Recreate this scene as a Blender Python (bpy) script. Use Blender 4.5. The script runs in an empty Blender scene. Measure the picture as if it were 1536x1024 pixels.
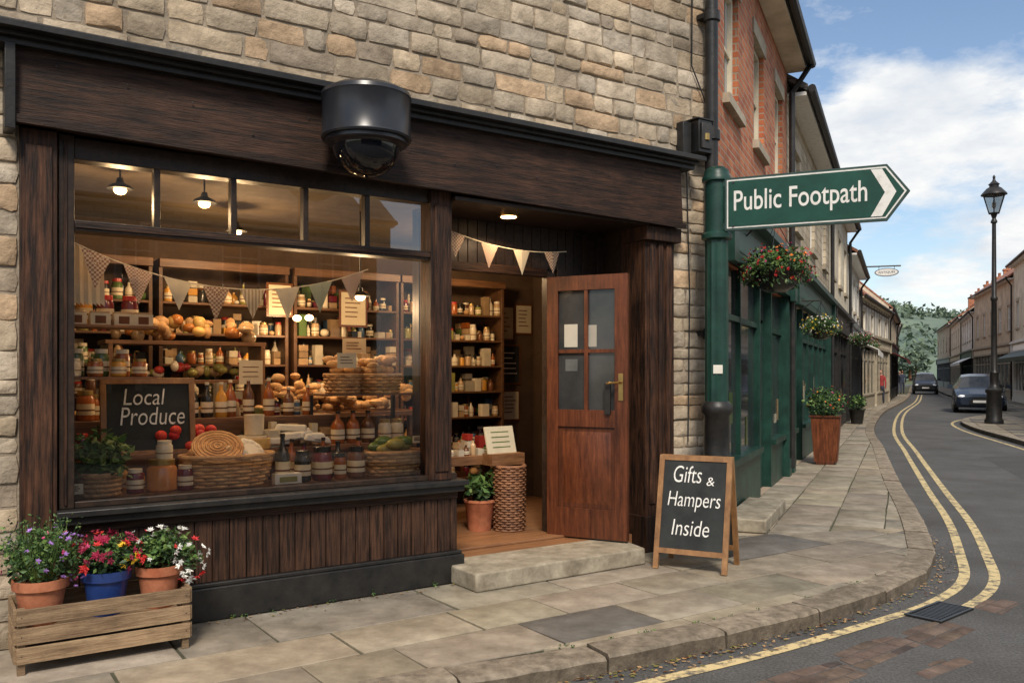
import bpy, math, random
from mathutils import Matrix, Vector
random.seed(7)
R=random.random
def U(a,b): return a+(b-a)*random.random()
scene=bpy.context.scene

# ------------------------------------------------------------------ materials
def _base(name):
    m=bpy.data.materials.new(name); m.use_nodes=True
    nt=m.node_tree; b=nt.nodes['Principled BSDF']
    return m,nt,b
def _col(nt,b,out):
    a=nt.nodes.new('ShaderNodeAttribute'); a.attribute_name='Col'
    mx=nt.nodes.new('ShaderNodeMix'); mx.data_type='RGBA'; mx.blend_type='MULTIPLY'; mx.inputs[0].default_value=1
    nt.links.new(out,mx.inputs[6]); nt.links.new(a.outputs['Color'],mx.inputs[7])
    nt.links.new(mx.outputs[2],b.inputs['Base Color'])
def M(name,c,r=.6,var=.2,sc=6,bump=0,bsc=40,metal=0,st=(1,1,1),c2=None,emi=0,lo=.32,hi=.68,spec=.5,det=8,dirt=0,dsc=1.2,bd=.01):
    m,nt,b=_base(name); L=nt.links
    tc=nt.nodes.new('ShaderNodeTexCoord'); mp=nt.nodes.new('ShaderNodeMapping'); mp.inputs['Scale'].default_value=st
    L.new(tc.outputs['Object'],mp.inputs[0])
    n=nt.nodes.new('ShaderNodeTexNoise'); n.inputs['Scale'].default_value=sc; n.inputs['Detail'].default_value=det; n.inputs['Roughness'].default_value=.65
    L.new(mp.outputs[0],n.inputs['Vector'])
    cr=nt.nodes.new('ShaderNodeValToRGB'); cr.color_ramp.elements[0].position=lo; cr.color_ramp.elements[1].position=hi
    if c2 is None:
        a=[x*(1-var) for x in c]; d=[x*(1+var) for x in c]
    else: a,d=c,c2
    cr.color_ramp.elements[0].color=(*a,1); cr.color_ramp.elements[1].color=(*d,1)
    L.new(n.outputs['Fac'],cr.inputs[0]); out=cr.outputs[0]
    if dirt:
        n4=nt.nodes.new('ShaderNodeTexNoise'); n4.inputs['Scale'].default_value=dsc; n4.inputs['Detail'].default_value=10; n4.inputs['Roughness'].default_value=.72
        L.new(tc.outputs['Object'],n4.inputs['Vector']); c4=nt.nodes.new('ShaderNodeValToRGB'); c4.color_ramp.elements[0].position=.34; c4.color_ramp.elements[1].position=.62
        q=1-dirt; c4.color_ramp.elements[0].color=(q,q*.97,q*.92,1); c4.color_ramp.elements[1].color=(1.1,1.1,1.1,1)
        L.new(n4.outputs['Fac'],c4.inputs[0]); m4=nt.nodes.new('ShaderNodeMix'); m4.data_type='RGBA'; m4.blend_type='MULTIPLY'; m4.inputs[0].default_value=1
        L.new(out,m4.inputs[6]); L.new(c4.outputs[0],m4.inputs[7]); out=m4.outputs[2]
    _col(nt,b,out)
    b.inputs['Roughness'].default_value=r; b.inputs['Metallic'].default_value=metal
    b.inputs['Specular IOR Level'].default_value=spec
    if bump:
        n2=nt.nodes.new('ShaderNodeTexNoise'); n2.inputs['Scale'].default_value=bsc; n2.inputs['Detail'].default_value=8; n2.inputs['Roughness'].default_value=.6
        L.new(mp.outputs[0],n2.inputs['Vector'])
        bp=nt.nodes.new('ShaderNodeBump'); bp.inputs['Strength'].default_value=bump; bp.inputs['Distance'].default_value=bd
        L.new(n2.outputs['Fac'],bp.inputs['Height']); L.new(bp.outputs[0],b.inputs['Normal'])
    if emi:
        b.inputs['Emission Color'].default_value=(*c,1); b.inputs['Emission Strength'].default_value=emi
    return m
def BR(name,c1,c2,mort,w,h,ms=.012,bump=.5,dist=.01,r=.85,off=.5,weather=.35):
    m,nt,b=_base(name); L=nt.links
    tc=nt.nodes.new('ShaderNodeTexCoord'); sp=nt.nodes.new('ShaderNodeSeparateXYZ'); L.new(tc.outputs['Object'],sp.inputs[0])
    ad=nt.nodes.new('ShaderNodeMath'); L.new(sp.outputs[0],ad.inputs[0]); L.new(sp.outputs[1],ad.inputs[1])
    cb=nt.nodes.new('ShaderNodeCombineXYZ'); L.new(ad.outputs[0],cb.inputs[0]); L.new(sp.outputs[2],cb.inputs[1])
    n=nt.nodes.new('ShaderNodeTexNoise'); n.inputs['Scale'].default_value=5; n.inputs['Detail'].default_value=5
    L.new(tc.outputs['Object'],n.inputs['Vector'])
    vm=nt.nodes.new('ShaderNodeVectorMath'); vm.operation='MULTIPLY_ADD'; vm.inputs[1].default_value=(dist,)*3
    L.new(n.outputs['Color'],vm.inputs[0]); L.new(cb.outputs[0],vm.inputs[2])
    k=nt.nodes.new('ShaderNodeTexBrick'); k.offset=off
    k.inputs['Scale'].default_value=1; k.inputs['Brick Width'].default_value=w; k.inputs['Row Height'].default_value=h
    k.inputs['Mortar Size'].default_value=ms; k.inputs['Mortar Smooth'].default_value=.3; k.inputs['Bias'].default_value=0
    k.inputs['Color1'].default_value=(*c1,1); k.inputs['Color2'].default_value=(*c2,1); k.inputs['Mortar'].default_value=(*mort,1)
    L.new(vm.outputs[0],k.inputs['Vector'])
    n3=nt.nodes.new('ShaderNodeTexNoise'); n3.inputs['Scale'].default_value=1.3; n3.inputs['Detail'].default_value=9; n3.inputs['Roughness'].default_value=.7
    L.new(tc.outputs['Object'],n3.inputs['Vector'])
    cr=nt.nodes.new('ShaderNodeValToRGB'); cr.color_ramp.elements[0].position=.3; cr.color_ramp.elements[1].position=.7
    w0=1-weather; cr.color_ramp.elements[0].color=(w0,w0,w0,1); cr.color_ramp.elements[1].color=(1.15,1.15,1.15,1)
    L.new(n3.outputs['Fac'],cr.inputs[0])
    mx=nt.nodes.new('ShaderNodeMix'); mx.data_type='RGBA'; mx.blend_type='MULTIPLY'; mx.inputs[0].default_value=1
    L.new(k.outputs['Color'],mx.inputs[6]); L.new(cr.outputs[0],mx.inputs[7]); _col(nt,b,mx.outputs[2])
    b.inputs['Roughness'].default_value=r
    if bump:
        iv=nt.nodes.new('ShaderNodeMath'); iv.operation='MULTIPLY_ADD'; iv.inputs[1].default_value=-1
        L.new(k.outputs['Fac'],iv.inputs[0]); L.new(n.outputs['Fac'],iv.inputs[2])
        bp=nt.nodes.new('ShaderNodeBump'); bp.inputs['Strength'].default_value=bump; bp.inputs['Distance'].default_value=.012
        L.new(iv.outputs[0],bp.inputs['Height']); L.new(bp.outputs[0],b.inputs['Normal'])
    return m
def GLASS(name,k=1.6,tint=(1,1,1)):
    m=bpy.data.materials.new(name); m.use_nodes=True; nt=m.node_tree; nt.nodes.clear(); L=nt.links
    o=nt.nodes.new('ShaderNodeOutputMaterial'); t=nt.nodes.new('ShaderNodeBsdfTransparent'); t.inputs[0].default_value=(*tint,1)
    g=nt.nodes.new('ShaderNodeBsdfGlossy'); g.inputs['Roughness'].default_value=.01
    f=nt.nodes.new('ShaderNodeFresnel'); f.inputs[0].default_value=1.5
    mu=nt.nodes.new('ShaderNodeMath'); mu.operation='MULTIPLY'; mu.inputs[1].default_value=k; mu.use_clamp=True
    x=nt.nodes.new('ShaderNodeMixShader'); L.new(f.outputs[0],mu.inputs[0]); L.new(mu.outputs[0],x.inputs[0])
    L.new(t.outputs[0],x.inputs[1]); L.new(g.outputs[0],x.inputs[2]); L.new(x.outputs[0],o.inputs[0])
    return m
def CHK(name,c1,c2,scale,stripe=False):
    m,nt,b=_base(name); L=nt.links
    tc=nt.nodes.new('ShaderNodeTexCoord')
    if stripe:
        k=nt.nodes.new('ShaderNodeTexWave'); k.inputs['Scale'].default_value=scale; cr=nt.nodes.new('ShaderNodeValToRGB')
        cr.color_ramp.elements[0].color=(*c1,1); cr.color_ramp.elements[1].color=(*c2,1); cr.color_ramp.elements[0].position=.45; cr.color_ramp.elements[1].position=.55
        L.new(tc.outputs['Object'],k.inputs['Vector']); L.new(k.outputs['Fac'],cr.inputs[0]); _col(nt,b,cr.outputs[0])
    else:
        k=nt.nodes.new('ShaderNodeTexChecker'); k.inputs['Scale'].default_value=scale
        k.inputs['Color1'].default_value=(*c1,1); k.inputs['Color2'].default_value=(*c2,1)
        L.new(tc.outputs['Object'],k.inputs['Vector']); _col(nt,b,k.outputs[0])
    b.inputs['Roughness'].default_value=.9
    return m

woodH=M('dark_oak_horizontal',(.012,.006,.004),.60,c2=(.095,.043,.023),sc=3.5,st=(1,8,14),bump=.8,bsc=9,lo=.36,hi=.78,dirt=.5,dsc=2.2,spec=.3)
woodV=M('dark_oak_vertical',(.012,.006,.004),.60,c2=(.13,.054,.026),sc=3.5,st=(14,10,1),bump=.8,bsc=9,lo=.38,hi=.76,dirt=.5,dsc=2.2,spec=.3)
woodB=M('stall_riser_boards',(.016,.008,.005),.66,c2=(.12,.055,.030),sc=3.5,st=(16,8,1),bump=.8,bsc=9,lo=.38,hi=.76,dirt=.45,dsc=2,spec=.28)
frameK=M('dark_frame_paint',(.012,.008,.006),.45,c2=(.042,.024,.015),sc=8,st=(3,3,3),bump=.15,bsc=30,spec=.35)
blackP=M('black_paint',(.009,.0095,.010),.42,c2=(.028,.025,.022),sc=7,bump=.25,bsc=25,spec=.4)
timberP=M('exposed_timber',(.05,.03,.02),.7,c2=(.10,.06,.04),sc=6)
doorW=M('door_wood',(.050,.014,.006),.36,c2=(.155,.046,.017),sc=3,st=(12,12,1.2),bump=.2,bsc=12,dirt=.35,dsc=3,spec=.4)
shelfW=M('shelf_wood',(.085,.036,.014),.5,c2=(.20,.095,.04),sc=3,st=(1.5,8,12),bump=.1)
crateW=M('crate_wood',(.17,.10,.052),.75,c2=(.42,.29,.165),sc=3,st=(1.2,8,14),bump=.5,bsc=10,dirt=.45,dsc=3)
boardW=M('board_frame_wood',(.20,.095,.035),.5,c2=(.38,.20,.08),sc=3,st=(5,5,2),bump=.15,dirt=.3,dsc=6)
stoneM=M('limestone_blocks',(.29,.225,.155),.92,c2=(.60,.50,.375),sc=7,bump=1.0,bsc=11,lo=.2,hi=.66,dirt=.42,dsc=1.3,bd=.024,det=10)
mortarM=M('lime_mortar',(.31,.255,.19),.95,var=.3,sc=12,bump=.8,bsc=40,dirt=.35)
slabM=M('flagstone',(.185,.158,.125),.78,c2=(.37,.325,.265),sc=5,bump=.6,bsc=20,lo=.25,hi=.72,dirt=.30,dsc=3.2,det=12)
stepM=M('worn_step_stone',(.20,.17,.12),.8,c2=(.40,.35,.265),sc=9,bump=.35,bsc=40,dirt=.35,dsc=4,det=12)
jointM=M('pavement_joint',(.045,.04,.028),.95,c2=(.09,.095,.05),sc=6)
kerbM=M('kerb_stone',(.15,.125,.095),.88,c2=(.36,.31,.25),sc=12,bump=.8,bsc=30,dirt=.40,dsc=5,bd=.014)
asph=M('asphalt',(.055,.054,.053),.85,c2=(.130,.128,.125),sc=60,bump=.8,bsc=150,lo=.35,hi=.68,det=4,dirt=.35,dsc=.9,bd=.006)
asph2=M('asphalt_patch',(.040,.039,.039),.85,c2=(.095,.093,.092),sc=60,bump=.8,bsc=150,lo=.35,hi=.68,det=4,dirt=.2,dsc=1.5,bd=.006)
yellow=M('worn_yellow_paint',(.13,.115,.09),.75,c2=(.62,.49,.25),sc=14,lo=.38,hi=.52,det=12,bump=.3,bsc=90)
settM=M('brown_setts',(.085,.060,.050),.85,c2=(.19,.135,.11),sc=5,bump=.6,bsc=25,dirt=.4,dsc=4)
grassM=M('grass_ground',(.05,.07,.025),.95,c2=(.09,.11,.04),sc=.05)
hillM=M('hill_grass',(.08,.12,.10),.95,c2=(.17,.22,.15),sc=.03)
brickM=BR('red_brick',(.38,.095,.04),(.58,.20,.08),(.38,.29,.21),.225,.078,.010,.6,.008,weather=.45)
stoneFar=BR('coursed_stone',(.38,.30,.20),(.56,.47,.34),(.28,.23,.16),.36,.16,.012,.8,.04)
sillS=M('sill_stone',(.42,.36,.27),.85,var=.25,sc=4,dirt=.3)
creamM=M('cream_render',(.60,.52,.38),.85,c2=(.74,.67,.53),sc=1.5,dirt=.3)
whiteM=M('white_render',(.66,.62,.54),.85,c2=(.80,.77,.69),sc=1.5,dirt=.3)
tanM=M('tan_render',(.48,.38,.26),.85,c2=(.62,.51,.37),sc=1.5,dirt=.3)
tileR=BR('red_roof_tiles',(.32,.12,.07),(.44,.19,.11),(.14,.07,.05),.25,.12,.012,.6,.02)
tileG=BR('slate_roof',(.10,.095,.09),(.17,.155,.14),(.05,.05,.05),.3,.16,.012,.6,.02)
greenP=M('dark_green_paint',(.007,.034,.026),.42,c2=(.016,.062,.046),sc=5,bump=.08,dirt=.35,dsc=4,spec=.4)
greenS=M('sign_green',(.004,.046,.030),.42,c2=(.008,.064,.042),sc=6,dirt=.2,dsc=5,spec=.4)
greenD=M('sign_edge_green',(.008,.035,.028),.4,c2=(.04,.075,.06),sc=12)
whiteP=M('white_paint',(.52,.50,.44),.55,c2=(.76,.74,.69),sc=11,lo=.25,hi=.5)
greyP=M('grey_paint',(.10,.11,.12),.4)
redP=M('maroon_paint',(.16,.02,.02),.4)
stoneP=M('stone_colour_paint',(.35,.30,.22),.5)
glassM=GLASS('window_glass',1.5); glassT=GLASS('transom_glass',4.5,(.66,.65,.6))
darkG=M('dark_window_glass',(.015,.018,.02),.06,c2=(.06,.06,.06),sc=1.5)
chalkB=M('chalkboard',(.018,.020,.021),.8,c2=(.04,.044,.044),sc=4,spec=.3)
chalk=M('chalk',(.50,.50,.47),.9,c2=(.8,.79,.75),sc=60,lo=.3,hi=.5)
blackG=M('gloss_black_housing',(.012,.013,.016),.30,c2=(.026,.028,.034),sc=3)
domeG=M('smoked_dome',(.006,.007,.010),.04,var=.1)
steel=M('dark_steel',(.05,.05,.05),.4,metal=.8)
brass=M('brass',(.5,.33,.12),.3,metal=1)
terra=M('terracotta',(.34,.095,.04),.8,c2=(.52,.20,.10),sc=7,bump=.15,dirt=.35,dsc=6)
bluePot=M('blue_glaze',(.012,.03,.13),.35,c2=(.02,.055,.21),sc=5)
wick=M('wicker',(.34,.17,.07),.7,c2=(.64,.40,.19),sc=14)
wickD=M('dark_wicker',(.14,.06,.03),.7,c2=(.28,.13,.06),sc=14)
soil=M('soil',(.03,.02,.014),.95)
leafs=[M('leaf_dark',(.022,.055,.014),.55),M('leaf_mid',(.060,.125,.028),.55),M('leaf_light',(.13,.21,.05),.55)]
flow={'red':M('petal_red',(.52,.018,.018),.6),'pink':M('petal_pink',(.62,.07,.22),.6),'mag':M('petal_magenta',(.30,.010,.05),.6),'pur':M('petal_lilac',(.42,.22,.62),.6),'yel':M('petal_yellow',(.85,.55,.03),.6),'wht':M('petal_white',(.85,.84,.78),.6),'ora':M('petal_orange',(.8,.22,.03),.6)}
cloth=[M('bunting_cream',(.72,.62,.44),.9,var=.08),CHK('bunting_gingham',(.66,.54,.38),(.30,.14,.09),75),CHK('bunting_stripe',(.68,.58,.40),(.42,.30,.18),14,True),M('bunting_sage',(.36,.38,.27),.9),CHK('bunting_gingham_red',(.68,.56,.42),(.40,.20,.13),95)]
paper=M('paper',(.66,.57,.40),.85,var=.1); paperW=M('white_paper',(.72,.69,.6),.85,var=.08)
bread=M('bread',(.40,.19,.065),.7,c2=(.70,.45,.21),sc=9,bump=.3)
cheese=M('cheese',(.70,.45,.14),.5); 
lampE=M('lamp_bulb',(1,.62,.28),.5,emi=18,var=0)
wallI=M('interior_wall',(.075,.045,.025),.9); ceilI=M('interior_ceiling',(.13,.095,.06),.9); floorI=M('interior_floor_boards',(.16,.07,.03),.4,c2=(.3,.15,.07),sc=3,st=(1,10,1))
pal=[M('goods_'+n,c,.22) for n,c in [('amber',(.30,.085,.018)),('honey',(.58,.28,.04)),('berry',(.12,.012,.02)),('green',(.08,.13,.035)),('cream',(.66,.58,.43)),('orange',(.52,.20,.05)),('red',(.42,.04,.03)),('brown',(.13,.05,.02)),('kraft',(.42,.28,.15)),('dark',(.02,.018,.015)),('olive',(.24,.22,.06)),('blue',(.06,.12,.2))]]
P=dict(zip('amber honey berry green cream orange red brown kraft dark olive blue'.split(),pal))
warm=[P[k] for k in ('amber','berry','green','kraft','brown','dark','olive','honey','cream','cream','dark','blue','kraft')]
goldlid=M('gold_lid',(.45,.32,.12),.35,metal=.8)

# ------------------------------------------------------------------ mesh builder
class MB:
    def __init__(s): s.v=[];s.f=[];s.m=[];s.c=[];s.s=[];s.mats=[];s.T=Matrix.Identity(4)
    def mi(s,mat):
        if mat not in s.mats: s.mats.append(mat)
        return s.mats.index(mat)
    def add(s,vs,fs,mat,col=(1,1,1),smooth=False):
        o=len(s.v); T=s.T; s.v.extend([tuple(T@Vector(p)) for p in vs]); k=s.mi(mat)
        if isinstance(col,(int,float)): col=(col,)*3
        for f in fs: s.f.append(tuple(o+i for i in f)); s.m.append(k); s.c.append(col); s.s.append(smooth)
    def face(s,pts,mat,col=1): s.add(pts,[tuple(range(len(pts)))],mat,col)
    def box(s,x0,x1,y0,y1,z0,z1,mat,col=1):
        s.hexa([(x0,y0,z0),(x1,y0,z0),(x1,y1,z0),(x0,y1,z0),(x0,y0,z1),(x1,y0,z1),(x1,y1,z1),(x0,y1,z1)],mat,col)
    def hexa(s,p,mat,col=1):
        s.add(p,[(3,2,1,0),(4,5,6,7),(0,1,5,4),(1,2,6,5),(2,3,7,6),(3,0,4,7)],mat,col)
    def lathe(s,cx,cy,cz,prof,mat,seg=16,col=1,rib=None):
        vs=[];fs=[]
        for r,z in prof:
            for i in range(seg):
                a=2*math.pi*i/seg; rr=r
                if rib and i%2: rr=r*(1-rib)
                vs.append((cx+rr*math.cos(a),cy+rr*math.sin(a),cz+z))
        for j in range(len(prof)-1):
            for i in range(seg):
                i2=(i+1)%seg; fs.append((j*seg+i,j*seg+i2,(j+1)*seg+i2,(j+1)*seg+i))
        fs.append(tuple(range(seg))[::-1]); n=(len(prof)-1)*seg; fs.append(tuple(n+i for i in range(seg)))
        s.add(vs,fs,mat,col,True)
    def ell(s,c,r,mat,seg=10,col=1,rings=6,jit=0):
        vs=[];fs=[]
        for j in range(rings+1):
            t=math.pi*j/rings
            for i in range(seg):
                a=2*math.pi*i/seg; q=1+U(-jit,jit) if 0<j<rings else 1
                vs.append((c[0]+r[0]*math.sin(t)*math.cos(a)*q,c[1]+r[1]*math.sin(t)*math.sin(a)*q,c[2]-r[2]*math.cos(t)*q))
        for j in range(rings):
            for i in range(seg):
                i2=(i+1)%seg; fs.append((j*seg+i,j*seg+i2,(j+1)*seg+i2,(j+1)*seg+i))
        s.add(vs,fs,mat,col,True)
    def tube(s,pts,r,mat,seg=8,col=1,closed=False):
        pts=[Vector(p) for p in pts]; n=len(pts); vs=[];fs=[]
        for k,p in enumerate(pts):
            if closed: d=pts[(k+1)%n]-pts[k-1]
            else: d=pts[min(k+1,n-1)]-pts[max(k-1,0)]
            d.normalize(); up=Vector((0,0,1)) if abs(d.z)<.9 else Vector((1,0,0))
            a=d.cross(up).normalized(); b=a.cross(d)
            for i in range(seg):
                t=2*math.pi*i/seg; vs.append(tuple(p+a*r*math.cos(t)+b*r*math.sin(t)))
        for k in range(n if closed else n-1):
            k2=(k+1)%n
            for i in range(seg):
                i2=(i+1)%seg; fs.append((k*seg+i,k*seg+i2,k2*seg+i2,k2*seg+i))
        if not closed:
            fs.append(tuple(range(seg))); fs.append(tuple((n-1)*seg+i for i in range(seg))[::-1])
        s.add(vs,fs,mat,col,True)
    def prism(s,poly,z0,z1,mat,col=1):
        n=len(poly); vs=[(x,y,z0) for x,y in poly]+[(x,y,z1) for x,y in poly]
        fs=[tuple(range(n,2*n))]+[(i,(i+1)%n,n+(i+1)%n,n+i) for i in range(n)]
        s.add(vs,fs,mat,col)
    def vprism(s,poly,y0,y1,mat,col=1):
        n=len(poly); vs=[(x,y0,z) for x,z in poly]+[(x,y1,z) for x,z in poly]
        fs=[tuple(range(n)),tuple(range(n,2*n))[::-1]]+[(i,(i+1)%n,n+(i+1)%n,n+i) for i in range(n)]
        s.add(vs,fs,mat,col)
    def text(s,body,x0,x1,z0,z1,y,mat,shear=0,off=0.0,depth=.002):
        cu=bpy.data.curves.new('t','FONT'); cu.body=body; cu.size=1; cu.shear=shear; cu.offset=off; cu.resolution_u=4
        ob=bpy.data.objects.new('t',cu); scene.collection.objects.link(ob)
        dg=bpy.context.evaluated_depsgraph_get(); me=bpy.data.meshes.new_from_object(ob.evaluated_get(dg))
        co=[v.co.copy() for v in me.vertices]
        ax=min(c.x for c in co);bx=max(c.x for c in co);az=min(c.y for c in co);bz=max(c.y for c in co)
        vs=[(x0+(c.x-ax)/(bx-ax)*(x1-x0),y,z0+(c.y-az)/(bz-az)*(z1-z0)) for c in co]
        s.add(vs,[tuple(p.vertices) for p in me.polygons],mat)
        bpy.data.objects.remove(ob); bpy.data.meshes.remove(me)
    def obj(s,name,matrix=None,parent=None,bevel=0,seg=2,sub=0):
        me=bpy.data.meshes.new(name); me.from_pydata(s.v,[],s.f)
        for m in s.mats: me.materials.append(m)
        me.polygons.foreach_set('material_index',s.m); me.polygons.foreach_set('use_smooth',s.s)
        ca=me.color_attributes.new('Col','FLOAT_COLOR','CORNER'); data=[]
        for f,c in zip(s.f,s.c): data.extend(list((*c,1.0))*len(f))
        ca.data.foreach_set('color',data)
        me.update()
        try: me.set_sharp_from_angle(angle=math.radians(42))
        except Exception: pass
        ob=bpy.data.objects.new(name,me); scene.collection.objects.link(ob)
        if parent is not None: ob.parent=parent
        if matrix is not None and parent is None: ob.matrix_world=matrix
        if bevel:
            b=ob.modifiers.new('b','BEVEL'); b.width=bevel; b.segments=seg; b.limit_method='ANGLE'; b.angle_limit=math.radians(50)
        return ob
def empty(name,matrix):
    e=bpy.data.objects.new(name,None); e.empty_display_size=.2; scene.collection.objects.link(e); e.matrix_world=matrix; return e
def frame(x,y,ang,z=0): return Matrix.Translation((x,y,z))@Matrix.Rotation(ang,4,'Z')
TH=math.radians(34.1)
SHOP=frame(-2.73,4.74,TH)

# ------------------------------------------------------------------ generators
def stones(mb,x0,x1,z0,z1,y):
    z=z0
    while z<z1-.01:
        h=min(random.choice([U(.085,.115),U(.11,.15),U(.13,.17)]),z1-z)
        if z1-(z+h)<.05: h=z1-z
        x=x0
        while x<x1-.01:
            w=U(.14,.24) if R()<.4 else U(.24,.48)
            if x1-(x+w)<.10: w=x1-x
            g=.004; ax,bx,az,bz=x+g,x+w-g,z+g,z+h-g; cc=lambda:U(.002,.016)
            j=lambda:U(-.007,.007)
            o=[(ax+cc(),az+cc()*.4),(ax+w*.33,az+j()),(ax+w*.66,az+j()),(bx-cc(),az+cc()*.4),(bx+j(),(az+bz)/2),(bx-cc(),bz-cc()*.4),(ax+w*.66,bz+j()),(ax+w*.33,bz+j()),(ax+cc(),bz-cc()*.4),(ax+j(),(az+bz)/2)]
            cx,cz=(ax+bx)/2,(az+bz)/2; d=U(.002,.020); e=U(.007,.017)
            def ins(p,q): 
                return (p[0]+(q if p[0]<cx-.03 else (-q if p[0]>cx+.03 else 0)), p[1]+(q if p[1]<cz-.01 else (-q if p[1]>cz+.01 else 0)))
            r1=[ins(p,e*.3) for p in o]; r2=[ins(p,e*1.15) for p in o]; n=10
            vs=[(p[0],y+.006,p[1]) for p in o]+[(p[0],y-d*.65-U(0,.003),p[1]) for p in r1]+[(p[0],y-d-U(-.003,.005),p[1]) for p in r2]+[(cx+U(-.05,.05),y-d-U(-.003,.007),cz)]
            fs=[(i,(i+1)%n,n+(i+1)%n,n+i) for i in range(n)]+[(n+i,n+(i+1)%n,2*n+(i+1)%n,2*n+i) for i in range(n)]+[(2*n+i,2*n+(i+1)%n,3*n) for i in range(n)]
            t=U(.74,1.12); hue=U(-.03,.05); col=(t*(1+hue),t,t*(1-hue*1.6))
            if R()<.10: col=(t*.76,t*.74,t*.74)
            if R()<.14: col=(t*1.05,t*.90,t*.76)
            mb.add(vs,fs,stoneM,col,True)
            x+=w
        z+=h
def holes_wall(mb,x0,x1,z0,z1,holes,mat,y=0,rev=.14,revmat=None):
    xs=sorted(set([x0,x1]+[h[0] for h in holes]+[h[1] for h in holes])); zs=sorted(set([z0,z1]+[h[2] for h in holes]+[h[3] for h in holes]))
    for a,b in zip(xs,xs[1:]):
        for c,d in zip(zs,zs[1:]):
            mx,mz=(a+b)/2,(c+d)/2
            if any(h[0]<mx<h[1] and h[2]<mz<h[3] for h in holes): continue
            mb.face([(a,y,c),(b,y,c),(b,y,d),(a,y,d)],mat)
    for a,b,c,d in holes:
        m=revmat or mat
        mb.face([(a,y,c),(a,y+rev,c),(a,y+rev,d),(a,y,d)],m); mb.face([(b,y,c),(b,y,d),(b,y+rev,d),(b,y+rev,c)],m)
        mb.face([(a,y,d),(a,y+rev,d),(b,y+rev,d),(b,y,d)],m); mb.face([(a,y,c),(b,y,c),(b,y+rev,c),(a,y+rev,c)],m)
def window(mb,gb,a,b,c,d,y,fm,nx=2,nz=2,sill=None,lint=None):
    gb.face([(a,y+.11,c),(b,y+.11,c),(b,y+.11,d),(a,y+.11,d)],darkG)
    w=.06
    mb.box(a,a+w,y+.06,y+.13,c,d,fm); mb.box(b-w,b,y+.06,y+.13,c,d,fm); mb.box(a+w,b-w,y+.062,y+.13,c,c+w,fm); mb.box(a+w,b-w,y+.062,y+.13,d-w,d,fm)
    for i in range(1,nx): x=a+(b-a)*i/nx; mb.box(x-.015,x+.015,y+.075,y+.105,c+w,d-w,fm)
    for i in range(1,nz): z=c+(d-c)*i/nz; mb.box(a+w,b-w,y+.078,y+.104,z-.02,z+.02,fm)
    if R()<.7: mb.box(a+w,a+w+(b-a)*.14,y+.106,y+.109,c+w,d-w,paperW,.6); mb.box(b-w-(b-a)*.14,b-w,y+.106,y+.109,c+w,d-w,paperW,.6)
    if sill: mb.box(a-.08,b+.08,y-.07,y+.05,c-.09,c+.004,sill)
    if lint: mb.box(a-.1,b+.1,y-.02,y+.05,d-.004,d+.17,lint)
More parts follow.
